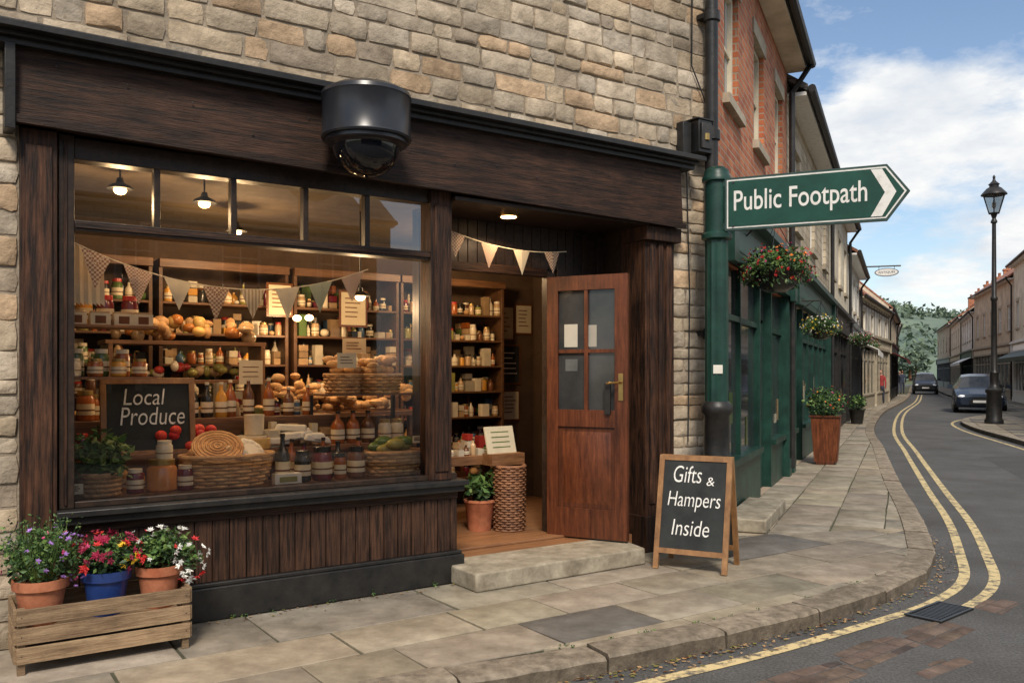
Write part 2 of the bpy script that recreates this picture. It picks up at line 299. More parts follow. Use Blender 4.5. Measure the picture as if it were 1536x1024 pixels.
def building(name,p0,p1,depth,eaves,ridge,wall,roof,shop=None,rows=((3.6,5.0),),nw=3,ww=.95,fm=whiteP,sill=sillS,chim=2,timber=False,glass=darkG,door_at=.5,skew=0,awn=None):
    dx,dy=p1[0]-p0[0],p1[1]-p0[1]; L=math.hypot(dx,dy); e=empty(name,frame(p0[0],p0[1],math.atan2(dy,dx)))
    W=MB();G=MB();F=MB();Rf=MB()
    holes=[]
    for (za,zb) in rows:
        for i in range(nw):
            cx=L*(i+.5)/nw; holes.append((cx-ww/2,cx+ww/2,za,zb))
    wh=list(holes)
    if shop: holes.append((.2,L-.2,0.0,2.62))
    holes_wall(W,0,L,0,eaves,holes,wall)
    X0=lambda y:skew*max(0,y)
    W.face([(0,0,0),(X0(depth),depth,0),(X0(depth),depth,eaves),(0,0,eaves)],wall); W.face([(L,0,0),(L,0,eaves),(L,depth,eaves),(L,depth,0)],wall)
    W.face([(X0(depth),depth,0),(L,depth,0),(L,depth,eaves),(X0(depth),depth,eaves)],wall)
    W.face([(0,0,eaves),(X0(depth),depth,eaves),(X0(depth/2),depth/2,ridge-.06)],wall); W.face([(L,0,eaves),(L,depth/2,ridge-.06),(L,depth,eaves)],wall)
    for h in wh: window(F,G,*h,0,fm,2,2,sill,sill)
    ov=.3 if not timber else .2; t=.1; k=(ridge-eaves)/(depth/2)
    for sgn in (0,1):
        ya,yb=(-ov,depth/2) if not sgn else (depth+ov,depth/2)
        za=eaves-ov*k
        Rf.hexa([(X0(ya)-.02,ya,za),(L+.02,ya,za),(L+.02,yb,ridge),(X0(yb)-.02,yb,ridge),(X0(ya)-.02,ya,za+t),(L+.02,ya,za+t),(L+.02,yb,ridge+t),(X0(yb)-.02,yb,ridge+t)],roof)
    Rf.box(X0(depth/2)-.02,L+.02,depth/2-.12,depth/2+.12,ridge+t-.02,ridge+t+.06,roof)
    F.tube([(-.02,-ov-.06,eaves-ov*k+.03),(L+.02,-ov-.06,eaves-ov*k+.03)],.06,blackP)
    F.box(0,L,-ov+.02,-.003,eaves-ov*k-.06,eaves-ov*k-.003,fm if not timber else creamM)
    F.tube([(L-.12,-ov-.06,eaves-ov*k),(L-.12,-.09,eaves-ov*k-.4),(L-.12,-.09,.1)],.045,blackP)
    for i in range(chim):
        cx=L*(.12 if i==0 else (.88 if i==1 else .5))
        if skew and i==0: continue
        W.box(cx-.4,cx+.4,depth/2-.3,depth/2+.3,ridge-.5,ridge+1.1,brickM)
        W.box(cx-.46,cx+.46,depth/2-.36,depth/2+.36,ridge+1.1,ridge+1.22,brickM)
        for q in(-.2,.2): W.lathe(cx+q,depth/2,ridge+1.22,[(.12,0),(.1,.3),(.13,.34),(.1,.36)],terra,10)
    if timber:
        tb=timberP
        for i in range(int(L/1.1)+1):
            x=min(L-.1,i*1.1+.02); F.box(x,x+.10,-.012,-.002,2.95,eaves-.1,tb)
        F.box(0,L,-.016,-.002,2.85,2.95,tb); F.box(0,L,-.016,-.002,(2.95+eaves)/2+.5,(2.95+eaves)/2+.58,tb)
    if shop:
        sm=shop; S=MB(); x0,x1=.2,L-.2
        S.box(x0-.1,x1+.1,-.10,.02,2.62,3.08,sm); S.box(x0-.16,x1+.16,-.22,.01,3.08,3.17,sm); S.box(x0-.13,x1+.13,-.15,.01,3.17,3.22,sm)
        S.box(x0+.4,x1-.4,-.106,-.10,2.72,2.98,sm,1.7)
        for a in (x0-.05,x1-.17): S.box(a,a+.22,-.07,.13,0,2.62,sm); S.box(a-.02,a+.24,-.09,.12,0,.25,sm)
        for a in (x0-.06,x1-.2): S.box(a,a+.26,-.17,-.1,2.55,3.08,sm)
        if awn:
            S.hexa([(x0+.3,-.9,2.25),(x1-.3,-.9,2.25),(x1-.3,-.12,2.62),(x0+.3,-.12,2.62),(x0+.3,-.9,2.28),(x1-.3,-.9,2.28),(x1-.3,-.12,2.66),(x0+.3,-.12,2.66)],awn); S.box(x0+.3,x1-.3,-.91,-.89,2.08,2.25,awn)
        dd=x0+(x1-x0)*door_at; w0=.55
        segs=[(x0+.17,dd-w0),(dd+w0,x1-.17)]
        for a,b in segs:
            if b-a<.4: continue
            S.box(a,b,.0,.10,0,.55,sm); S.box(a,b,-.05,.12,.55,.62,sm)
            n=max(1,round((b-a)/1.2))
            for i in range(n+1): x=a+(b-a)*i/n; S.box(x-.025,x+.025,.02,.09,.62,2.62,sm)
            S.box(a,b,.025,.085,2.05,2.11,sm)
            G.face([(a,.07,.62),(b,.07,.62),(b,.07,2.62),(a,.07,2.62)],glass)
            for i in range(int((b-a)*3)):
                gx=U(a+.1,b-.2); gz=U(.66,1.2); G.box(gx,gx+U(.08,.2),.062,.066,gz,gz+U(.1,.35),random.choice([P['cream'],P['kraft'],P['amber'],P['green']]),.7)
        S.box(dd-w0,dd-w0+.08,0,.12,0,2.62,sm); S.box(dd+w0-.08,dd+w0,0,.12,0,2.62,sm)
        S.box(dd-w0+.08,dd+w0-.08,.1,.125,0.02,2.15,sm); G.face([(dd-.35,.095,.9),(dd+.35,.095,.9),(dd+.35,.095,2.0),(dd-.35,.095,2.0)],glass)
        G.face([(dd-w0+.08,.1,2.2),(dd+w0-.08,.1,2.2),(dd+w0-.08,.1,2.62),(dd-w0+.08,.1,2.62)],glass)
        S.obj('shopfront',parent=e)
    else:
        F.box(L*.5-.5,L*.5+.5,-.02,-.003,0,2.1,blackP)
        for q in (.2,.8):
            F.box(L*q-.65,L*q+.65,-.03,-.003,.8,2.2,fm); G.face([(L*q-.55,-.033,.9),(L*q+.55,-.033,.9),(L*q+.55,-.033,2.1),(L*q-.55,-.033,2.1)],darkG)
    W.obj('walls',parent=e); G.obj('window_panes',parent=e); F.obj('frames_and_gutter',parent=e); Rf.obj('roof',parent=e)
    return e
def leafcloud(mb,c,r,n,size,mats=None,shell=.45,down=0):
    mats=mats or leafs
    for i in range(n):
        while True:
            d=Vector((U(-1,1),U(-1,1),U(-1,1)))
            if .05<d.length<1: break
        d=d.normalized()*(shell+(1-shell)*R()**.6)*U(.8,1.12)
        p=Vector((c[0]+d.x*r[0],c[1]+d.y*r[1],c[2]+d.z*r[2]))
        a=Vector((U(-1,1),U(-1,1),U(-.7,.7)-down)).normalized(); b=a.cross(Vector((U(-1,1),U(-1,1),U(-1,1)))).normalized(); s=size*U(.6,1.3)
        nn=a.cross(b)*s*.15
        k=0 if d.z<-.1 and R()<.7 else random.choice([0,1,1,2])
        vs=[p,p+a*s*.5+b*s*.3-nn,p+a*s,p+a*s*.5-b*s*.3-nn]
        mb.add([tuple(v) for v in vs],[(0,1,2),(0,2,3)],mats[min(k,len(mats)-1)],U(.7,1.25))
def flowers(mb,c,r,n,size,cols,top=True):
    for i in range(n):
        while True:
            d=Vector((U(-1,1),U(-1,1),U(-.2,1) if top else U(-1,1)))
            if .05<d.length<1: break
        d.normalize(); d*=U(.85,1.15)
        p=Vector((c[0]+d.x*r[0],c[1]+d.y*r[1],c[2]+d.z*r[2])); nr=(d+Vector((U(-.4,.4),U(-.4,.4),U(-.2,.5)))).normalized()
        a=nr.cross(Vector((0,0,1))).normalized() if abs(nr.z)<.95 else Vector((1,0,0)); b=nr.cross(a); s=size*U(.6,1.2); m=flow[random.choice(cols)]
        for lay in (0,1):
            vs=[tuple(p+nr*s*(.08+.12*lay))];k=10; ro=lay*.5; sz=s*(1-.35*lay)
            for j in range(k):
                t=2*math.pi*j/k+ro; q=sz*(.5 if j%2 else .26)*U(.85,1.1); vs.append(tuple(p+a*math.cos(t)*q+b*math.sin(t)*q+nr*(sz*U(.1,.28) if j%2 else 0)+nr*s*.1*lay))
            mb.add(vs,[(0,j+1,(j+1)%k+1) for j in range(k)],m,U(.7,1.1))
def basket(mb,cx,cy,cz,rx,ry,h,mat,flare=1.15,rings=None):
    rings=rings or max(5,int(h/.022)); n=44
    for j in range(rings):
        t=j/(rings-1); f=1+(flare-1)*t
        pts=[]
        for i in range(n):
            a=2*math.pi*i/n; w=.006*(1 if (i//2+j)%2 else -1)
            pts.append((cx+(rx*f+w)*math.cos(a),cy+(ry*f+w)*math.sin(a),cz+.01+(h-.02)*t))
        mb.tube(pts,h/rings*.5,mat,5,U(.7,1.2),closed=True)
    for i in range(22):
        a=2*math.pi*i/22; mb.tube([(cx+rx*math.cos(a),cy+ry*math.sin(a),cz+.004),(cx+rx*flare*math.cos(a),cy+ry*flare*math.sin(a),cz+h)],.005,mat,5,.7)
    pts=[(cx+rx*(flare+.02)*math.cos(2*math.pi*i/n),cy+ry*(flare+.02)*math.sin(2*math.pi*i/n),cz+h) for i in range(n)]
    mb.tube(pts,.014,mat,6,1.1,closed=True)
    mb.lathe(cx,cy,cz,[(min(rx,ry)*.95,0),(min(rx,ry)*.95,.008)],mat,16,.5)
    mb.lathe(cx,cy,cz+h*.55,[(min(rx,ry)*1.0,0),(min(rx,ry)*1.0,.008)],mat,16,.35)
def jar(mb,x,y,z,r,h,cm,lid=goldlid,label=True):
    mb.lathe(x,y,z,[(r*.85,0),(r,r*.15),(r,h*.72),(r*.8,h*.84)],cm,16)
    mb.lathe(x,y,z+h*.84,[(r*.86,0),(r*.86,h*.15),(r*.8,h*.16)],lid,16)
    if label: mb.lathe(x,y,z+h*.2,[(r*1.012,0),(r*1.012,h*.36)],paper,16); mb.lathe(x,y,z+h*.33,[(r*1.02,0),(r*1.02,h*.05)],P['brown'],16)
def bottle(mb,x,y,z,r,h,cm,cap=None,label=True):
    mb.lathe(x,y,z,[(r*.9,0),(r,.01),(r,h*.55),(r*.75,h*.66),(r*.34,h*.76),(r*.3,h*.92)],cm,14)
    mb.lathe(x,y,z+h*.92,[(r*.36,0),(r*.36,h*.08)],cap or P['dark'],12)
    if label: mb.lathe(x,y,z+h*.14,[(r*1.015,0),(r*1.015,h*.3)],paper,14); mb.lathe(x,y,z+h*.24,[(r*1.022,0),(r*1.022,h*.04)],P['brown'],14)
def fill(mb,x0,x1,y,z,hmax,cols=None,dens=1):
    x=x0
    while x<x1-.04:
        w=U(.045,.10); k=R(); m=random.choice(cols or warm); yy=y+U(-.02,.02)
        if R()>dens: x+=w; continue
        hh=hmax*U(.45,.95)
        if k<.38: jar(mb,x+w/2,yy,z,w*.42,min(hh,w*1.7),m,random.choice([goldlid,P['dark'],P['cream'],P['red']]),R()<.7)
        elif k<.62: bottle(mb,x+w/2,yy,z,min(w,.08)*.42,hh,m,None,R()<.7)
        elif k<.82:
            n=random.randint(1,3)
            for q in range(n):
                if (q+1)*.06<hmax: mb.box(x+.004+U(0,.008),x+w-.004,yy-.05,yy+.05,z+q*.062,z+q*.062+.055,random.choice([P['kraft'],P['cream'],m]),U(.5,1.0))
        elif k<.9: mb.ell((x+w/2,yy,z+w*.4),(w*.5,w*.5,w*.42),random.choice([bread,P['cream'],P['green'],P['kraft']]),10,U(.7,1.1),6,.05)
        else: mb.box(x+.004,x+w-.004,yy-.04,yy+.04,z,z+hh,random.choice([P['cream'],P['kraft'],m]),U(.5,1.0))
        x+=w+.004

# ------------------------------------------------------------------ SHOP building
shop=empty('stone_shop_building',SHOP)
w=MB()
for (a,b,c,d) in [(-2.6,5.41,3.25,6.6),(-2.6,.03,0,3.25),(4.95,5.41,0,3.25)]:
    w.face([(a,.0,c),(b,.0,c),(b,.0,d),(a,.0,d)],mortarM); stones(w,a,b,c,d,0)
w.obj('stone_wall',parent=shop)
w=MB()
w.box(-4,5.41,.012,.25,3.255,6.6,mortarM); w.box(-4,5.41,.25,6,2.95,6.6,mortarM)
w.box(-4,-.12,.25,6,0,2.95,mortarM); w.box(-4,.0,.012,.25,0,3.255,mortarM); w.box(4.96,5.40,.012,.25,0,3.255,mortarM)
w.box(5.30,5.40,.25,3.2,0,2.95,mortarM)
w.obj('wall_core',parent=shop)
w=MB(); w.hexa([(-4,-.3,6.6),(5.41,-.3,6.6),(5.41,3,8.6),(-4,3,8.6),(-4,-.3,6.7),(5.41,-.3,6.7),(5.41,3,8.7),(-4,3,8.7)],tileG)
w.hexa([(-4,6.3,6.6),(5.41,6.3,6.6),(5.41,3,8.6),(-4,3,8.6),(-4,6.3,6.7),(5.41,6.3,6.7),(5.41,3,8.7),(-4,3,8.7)],tileG); w.obj('roof',parent=shop)
w=MB()
w.hexa([(.0,-.13,2.86),(4.98,-.13,2.755),(4.98,.012,2.755),(.0,.012,2.86),(.0,-.10,3.28),(4.98,-.10,3.28),(4.98,.012,3.28),(.0,.012,3.28)],woodH)
w.hexa([(-.02,-.155,2.84),(5.0,-.155,2.735),(5.0,-.128,2.735),(-.02,-.128,2.84),(-.02,-.155,2.885),(5.0,-.155,2.78),(5.0,-.128,2.78),(-.02,-.128,2.885)],woodH,.75)
for i in range(14):
    x=.2+i*.36; z=U(2.95,3.2); w.T=Matrix.Translation((x,-.118-(3.28-z)*.03,z))@Matrix.Rotation(math.pi/2,4,'X'); w.lathe(0,0,0,[(.007,0),(.005,.006)],steel,8)
w.T=Matrix.Identity(4)
w.obj('fascia',parent=shop,bevel=.004)
w=MB()
for y,z0,z1 in [(-.15,3.255,3.29),(-.19,3.29,3.315),(-.25,3.315,3.352),(-.22,3.352,3.366)]:
    w.box(-.55-y*.1,5.14-abs(y+.25)*.4,y,.006,z0,z1-.0005,blackP)
w.box(-.55,5.12,-.2,.006,3.366,3.372,greyP,.6)
w.box(-.05,.0,-.17,.0,2.8,3.255,blackP)
w.obj('cornice',parent=shop,bevel=.006)
w=MB()
w.box(.03,.21,-.06,.20,0,2.84,woodV); w.box(.02,.225,-.08,.18,0,.22,woodV,.6); w.box(.055,.185,-.072,-.058,.3,2.75,woodV,1.3)
w.box(.22,.30,-.03,.12,.74,2.84,frameK); w.box(.245,.262,-.042,-.028,.76,2.8,woodV)
w.box(2.57,2.74,-.05,.12,.74,2.80,woodV); w.box(2.60,2.71,-.062,-.048,.8,2.7,woodV,.8)
w.box(.30,2.57,-.02,.10,2.71,2.83,frameK); w.box(.30,2.57,-.035,.10,2.305,2.365,frameK); w.box(.30,2.57,-.045,-.035,2.32,2.35,woodH)
for s in (.744,1.196,1.663,2.099): w.box(s-.018,s+.018,-.015,.05,2.365,2.71,frameK)
w.box(.30,2.57,-.02,.10,.74,.775,frameK)
w.obj('window_frame',parent=shop,bevel=.004)
w=MB()
w.box(.2,2.84,-.13,.12,.70,.738,blackP); w.box(.2,2.82,-.10,.12,.655,.70,blackP)
w.box(.21,2.80,-.035,.10,.60,.655,woodH)
w.box(.2,2.83,-.08,.10,.0,.20,blackP); w.box(.2,2.82,-.06,.10,.20,.225,blackP)
w.obj('sill_and_plinth',parent=shop,bevel=.006)
w=MB(); s=.22
while s<2.76:
    q=min(.105,2.79-s); w.box(s+.003,s+q-.003,-.03+U(-.002,.002),.0,.225,.60,woodB,U(.65,1.25)); s+=q
w.box(.21,2.80,-.012,.08,.22,.6,blackP)
w.obj('stall_riser',parent=shop,bevel=.004)
w=MB()
w.box(4.62,4.95,-.05,.25,0.0,2.76,woodV); w.box(4.60,4.98,-.085,.24,0,.3,woodV,.6)
w.box(4.66,4.72,-.066,-.048,.4,2.6,woodV,1.2); w.box(4.76,4.81,-.066,-.048,.4,2.6,woodV,.8); w.box(4.85,4.91,-.066,-.048,.4,2.6,woodV,1.2)
w.box(4.59,4.99,-.10,.2,2.62,2.74,woodV,.7)
w.box(4.62,4.70,.25,.56,.1,2.76,frameK)
w.obj('door_pilaster',parent=shop,bevel=.004)
w=MB()
w.box(2.74,2.80,-.02,.5,.13,.78,frameK); w.box(2.74,2.80,.45,.52,.78,2.74,frameK)
w.box(2.74,3.03,.50,.56,.13,2.74,frameK); w.box(3.985,4.06,.47,.56,.13,2.36,frameK)
w.box(3.03,3.985,.48,.56,2.32,2.39,woodH); 
s=3.03
while s<4.62:
    z0=2.39 if s<4.06 else .13
    w.box(s+.002,min(s+.088,4.62),.505,.53,z0,2.74,frameK,U(.7,1.2)); s+=.09
w.box(3.02,4.62,.53,.56,2.36,2.74,frameK); w.box(4.06,4.62,.53,.56,.13,2.4,frameK)
w.box(2.74,4.62,-.10,.56,2.74,2.77,frameK,1.3)
w.obj('entrance_recess',parent=shop,bevel=.003)
g=MB(); g.face([(.3,.03,.775),(2.57,.03,.775),(2.57,.03,2.305),(.3,.03,2.305)],glassM); g.face([(2.77,.12,.78),(2.77,.45,.78),(2.77,.45,2.7),(2.77,.12,2.7)],glassM)
g.obj('window_glass',parent=shop)
g=MB(); xs=[.3,.744,1.196,1.663,2.099,2.57]
for a,b in zip(xs,xs[1:]): q=U(0,.012);g.face([(a,.03+q,2.365),(b,.03+U(0,.01),2.365),(b,.03+U(0,.01),2.71),(a,.03+q,2.71)],glassT)
g.obj('transom_glass',parent=shop)
w=MB()
w.box(-.1,5.3,2.45,2.5,.13,2.85,wallI); w.box(-.12,-.06,.25,2.5,0,2.85,wallI); w.box(5.24,5.3,.25,2.5,0,2.85,wallI); w.box(4.72,5.3,.2,.26,0,2.85,wallI)
w.box(-.1,5.3,.1,2.5,2.80,2.86,ceilI); w.box(-.1,5.3,.1,2.5,.05,.13,floorI)
w.obj('interior_room',parent=shop)
w=MB()
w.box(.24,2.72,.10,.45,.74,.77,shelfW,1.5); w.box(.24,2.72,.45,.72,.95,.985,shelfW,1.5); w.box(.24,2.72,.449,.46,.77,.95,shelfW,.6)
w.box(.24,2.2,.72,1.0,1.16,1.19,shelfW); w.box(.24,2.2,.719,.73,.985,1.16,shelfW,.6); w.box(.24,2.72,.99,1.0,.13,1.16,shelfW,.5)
w.obj('display_steps',matrix=SHOP,bevel=.003)
hx,hy,ex,ey=3.985,.455,4.33,-.17; da=math.atan2(ey-hy,ex-hx); DL=math.hypot(ex-hx,ey-hy)
DM=SHOP@frame(hx,hy,da)
w=MB(); z0,z1=.145,2.31
w.box(0,.10,-.045,0,z0,z1,doorW); w.box(DL-.11,DL,-.045,0,z0,z1,doorW); w.box(.10,DL-.11,-.045,0,z0,z0+.24,doorW,.9); w.box(.10,DL-.11,-.045,0,z1-.12,z1,doorW,.95); w.box(.10,DL-.11,-.045,0,1.06,1.20,doorW,1.05)
w.box(.10,DL-.11,-.028,-.015,z0+.24,1.06,doorW,.8); w.hexa([(.14,-.028,z0+.28),(DL-.15,-.028,z0+.28),(DL-.15,-.028,1.02),(.14,-.028,1.02),(.18,-.040,z0+.32),(DL-.19,-.040,z0+.32),(DL-.19,-.040,.98),(.18,-.040,.98)],doorW,1.1)
cx=(.10+DL-.11)/2
w.box(cx-.016,cx+.016,-.04,-.005,1.20,z1-.12,doorW); w.box(.10,cx-.016,-.038,-.006,1.67,1.70,doorW); w.box(cx+.016,DL-.11,-.038,-.006,1.67,1.70,doorW)
w.box(.10,DL-.11,-.02,-.016,1.20,z1-.12,darkG)
w.box(.15,.27,-.0225,-.0215,1.72,1.91,paperW,.6); w.box(.35,.44,-.0225,-.0215,1.72,1.90,paperW,.42); w.box(.16,.27,-.0225,-.0215,1.52,1.62,chalkB,3)
w.box(DL-.075,DL-.035,-.052,-.044,1.28,1.50,brass); w.tube([(DL-.055,-.05,1.43),(DL-.055,-.10,1.43),(DL-.16,-.10,1.42)],.009,brass); w.box(DL-.19,DL-.14,-.07,-.045,1.17,1.42,blackP)
w.obj('wooden_door',matrix=DM,bevel=.004)
w=MB(); w.hexa([(2.72,-.42,0),(4.3,-.40,0),(4.5,.5,0),(2.72,.5,0),(2.72,-.41,.13),(4.3,-.39,.128),(4.5,.5,.13),(2.72,.5,.13)],stepM); w.obj('stone_doorstep',matrix=SHOP,bevel=.014,seg=3)
w=MB(); w.box(2.8,4.6,.30,.56,.131,.15,floorI); w.obj('door_threshold',matrix=SHOP,bevel=.004)

# ---- interior shelving & goods
w=MB(); gds=MB()
for (a,b) in [(.1,1.15),(1.2,2.3),(2.35,3.4),(3.42,4.62)]:
    w.box(a,a+.03,2.1,2.44,.13,2.45,shelfW,.6); w.box(b-.03,b,2.1,2.44,.13,2.45,shelfW,.6); w.box(a,b,2.07,2.1,2.38,2.45,shelfW,.8)
    for z in (.45,.78,1.06,1.32,1.58,1.84,2.1):
        w.box(a+.03,b-.03,2.1,2.43,z-.02,z,shelfW,.8); fill(gds,a+.05,b-.04,2.17,z,.21,dens=.92); fill(gds,a+.05,b-.04,2.32,z,.24)
w.obj('wall_shelves',matrix=SHOP,bevel=.003); gds.obj('shelf_goods',matrix=SHOP)
w=MB(); w.box(.7,3.2,1.25,1.85,1.14,1.18,shelfW); 
for x in (.75,3.1): w.box(x,x+.06,1.3,1.36,.13,1.14,shelfW); w.box(x,x+.06,1.76,1.82,.13,1.14,shelfW)
w.box(.7,1.9,1.5,1.85,1.42,1.45,shelfW); w.box(.72,.75,1.5,1.85,1.18,1.75,shelfW); w.box(1.86,1.89,1.5,1.85,1.18,1.42,shelfW); w.box(.7,1.9,1.5,1.85,1.72,1.75,shelfW); w.box(1.86,1.89,1.5,1.85,1.45,1.72,shelfW)
w.obj('display_table',matrix=SHOP,bevel=.003)
w=MB()
for i in range(110): w.ell((U(1.95,3.15),U(1.3,1.75),1.2+U(0,.30)*(1-abs(U(-.5,.5)))),(U(.04,.08),U(.03,.05),U(.025,.04)),bread,10,U(.6,1.2),5,.06)
w.obj('bread_pile',matrix=SHOP)
w=MB()
for i in range(34): w.ell((U(.8,1.8),U(1.52,1.8),1.79+U(0,.13)),(U(.03,.07),)*2+(U(.03,.06),),random.choice([cheese,bread,P['kraft'],bread,P['orange']]),12,U(.6,1.1),6,.06)
for i in range(30): w.ell((U(.8,1.8),U(1.55,1.8),1.49+U(0,.07)),(U(.03,.055),)*2+(U(.03,.05),),random.choice([cheese,P['kraft'],P['cream'],P['red'],P['green'],P['olive']]),12,U(.7,1.1),6)
w.obj('bread_and_gourd_pile',matrix=SHOP)
w=MB(); fill(w,.75,1.95,1.32,1.18,.22); fill(w,.75,1.95,1.45,1.18,.22); w.obj('table_preserves',matrix=SHOP)
w=MB(); 
for z in (1.48,1.79): w.box(.26,.78,.16,.46,z-.015,z,shelfW,1.6); w.box(.27,.29,.4,.44,z-.015,z+.3,steel)
w.box(.26,.28,.44,.46,.98,2.3,shelfW,.7)
w.obj('window_shelf',matrix=SHOP)
def G_(name,fn,*a,**k):
    m=MB(); fn(m,*a,**k); return m.obj(name,matrix=SHOP)
for x in (.33,.45,.58,.70): G_('preserve_jar',jar,x,.27,1.48,.045,.11,random.choice([P['amber'],P['cream'],P['honey']]),random.choice([goldlid,P['cream']]))
for x in (.36,.50,.62): G_('preserve_jar',jar,x,.38,1.48,.045,.17,random.choice([P['amber'],P['green'],P['berry']]),P['cream'])
for x in (.34,.47,.6,.71):
    m=MB(); m.box(x-.055,x+.055,.2,.3,1.79,1.86,P['cream'],.85); m.box(x-.05,x+.05,.205,.295,1.86,1.872,P['kraft']); m.box(x-.03,x+.03,.198,.2,1.80,1.845,P['brown']); m.obj('gift_box',matrix=SHOP,bevel=.004)
for x in (.4,.52,.66): G_('preserve_jar',jar,x,.36,1.79,.05,.19,random.choice([P['amber'],P['honey'],P['berry']]),P['red'])
m=MB(); basket(m,.47,.22,.77,.10,.09,.13,wick,1.12); leafcloud(m,(.47,.20,1.0),(.18,.13,.17),420,.06,[leafs[1],leafs[2],leafs[2]],.2); m.obj('basil_plant_basket',matrix=SHOP)
G_('preserve_jar',jar,.665,.22,.77,.05,.15,P['berry'],P['cream'])
G_('preserve_jar',jar,.82,.22,.77,.09,.20,P['orange'],goldlid,False); G_('preserve_jar',jar,.835,.22,.965,.05,.12,P['cream'],P['cream'])
G_('preserve_jar',jar,.955,.2,.77,.048,.16,P['berry'],P['cream'])
m=MB(); basket(m,1.24,.28,.77,.25,.15,.20,wick,1.18)
m.T=Matrix.Translation((1.16,.22,1.03))@Matrix.Rotation(.62,4,'X')@Matrix.Rotation(-.1,4,'Y')
for k in range(13): m.tube([(.012*(k+1)*math.cos(t*.4),.012*(k+1)*math.sin(t*.4),.006*(k%2)) for t in range(16)],.008,wick,5,1.2-.09*(k%3),closed=True)
m.T=Matrix.Translation((1.38,.24,1.00))@Matrix.Rotation(.7,4,'X')@Matrix.Rotation(.3,4,'Y')
for i in range(10): m.ell((.07*math.cos(i*.63),.07*math.sin(i*.63),.0),(.035,.035,.014),paperW,8,U(.8,1),5)
m.lathe(0,0,-.005,[(.09,0),(.09,.015)],paperW,18)
m.T=Matrix.Identity(4)
for i in range(14): m.ell((1.24+U(-.2,.2),.3+U(-.1,.1),.97+U(0,.03)),(.045,.045,.04),random.choice([bread,P['cream'],P['kraft']]),10,1,6)
m.obj('wicker_basket',matrix=SHOP)
m=MB()
for i in range(34):
    m.ell((1.04+U(-.17,.22),.53+U(-.07,.08),1.02+U(0,.11)),(.038,.038,.034),flow['red'],12,random.choice([(1,1,1),(1.2,2.5,1.5),(.8,.8,.8)]),8)
m.obj('tomato_pile',matrix=SHOP)
G_('wine_bottle',bottle,1.58,.2,.77,.048,.33,P['dark'])
m=MB(); m.box(1.50,1.68,.11,.18,.77,.84,paperW); m.box(1.53,1.65,.108,.11,.785,.82,P['olive']); m.obj('gift_box',matrix=SHOP,bevel=.003)
for x,r,h,c in [(1.72,.055,.21,P['dark']),(1.86,.068,.23,P['berry']),(1.99,.042,.18,P['amber']),(2.11,.062,.22,P['brown'])]:
    m=MB(); jar(m,x,.2,.77,r,h,c,P['dark']); m.obj('preserve_jar',matrix=SHOP)
for x,r,h,c in [(1.70,.04,.28,P['amber']),(1.79,.05,.25,P['berry']),(1.93,.04,.28,P['amber']),(2.04,.05,.25,P['dark']),(2.2,.05,.27,P['amber']),(2.30,.045,.25,P['berry'])]: G_('chutney_bottle',bottle,x,.36,.77,r,h,c)
m=MB(); fill(m,.6,1.02,.37,.77,.2,[P['amber'],P['berry'],P['honey'],P['brown']]); fill(m,2.25,2.7,.4,.77,.28,[P['amber'],P['berry'],P['dark'],P['brown']]); m.obj('preserves_row',matrix=SHOP)
m=MB(); basket(m,2.40,.22,.77,.185,.12,.17,wick,1.2)
for i in range(13): m.ell((2.40+U(-.14,.14),.22+U(-.08,.08),.95+U(0,.06)),(.075,.04,.04),random.choice([P['green'],P['olive'],P['cream'],P['olive'],P['green']]),12,1.3,8)
m.obj('squash_basket',matrix=SHOP)
CB=SHOP@frame(.80,.48,math.radians(-4),.985)@Matrix.Rotation(math.radians(-8),4,'X')
m=MB(); m.box(-.27,.27,0,.012,.0,.46,chalkB)
for a in [(-.285,.285,-.012,.02,.45,.49),(-.285,.285,-.012,.02,-.02,.02),(-.285,-.25,-.0118,.0195,.02,.45),(.25,.285,-.0118,.0195,.02,.45)]: m.box(*a,boardW)
m.text('Local',-.15,.10,.315,.42,-.004,chalk,.15,-.004); m.text('Produce',-.17,.22,.185,.30,-.004,chalk,.15,-.004)
m.obj('chalkboard_sign',matrix=CB,bevel=.003)
for x in (1.02,1.12,1.22,1.32): G_('oil_bottle',bottle,x+.03,.82,1.19,.042,.25,random.choice([P['amber'],P['dark'],P['olive'],P['honey']]),P['cream'])
for x in (1.42,1.55,1.7,1.85,2.0): G_('oil_bottle',bottle,x,.84,1.19,.04,U(.2,.28),random.choice([P['amber'],P['honey'],P['brown']]),P['cream'])
m=MB(); fill(m,.3,2.15,.92,1.19,.26,dens=.9); fill(m,1.65,2.1,.68,.985,.2); fill(m,.9,1.7,.66,.985,.19); fill(m,.3,.5,.6,.985,.3); m.obj('preserves_row',matrix=SHOP)
for x in (.35,.47,.95): G_('preserve_jar',jar,x,.8,1.19,.055,.2,random.choice([P['amber'],P['green']]),goldlid)
for x,r,h in [(1.33,.07,.08),(1.50,.065,.14),(1.62,.06,.12)]:
    m=MB(); m.lathe(x,.55,.985 if x!=1.50 else 1.075,[(r,0),(r*1.05,h*.8),(r*1.08,h)],P['cream'],20); m.obj('ceramic_pot',matrix=SHOP)
m=MB(); m.lathe(1.46,.5,.985,[(.13,0),(.135,.03),(.13,.07)],cheese,24); m.lathe(1.46,.5,1.056,[(.11,0),(.11,.015)],P['cream'],24); m.obj('cheese_wheel',matrix=SHOP)
m=MB(); 
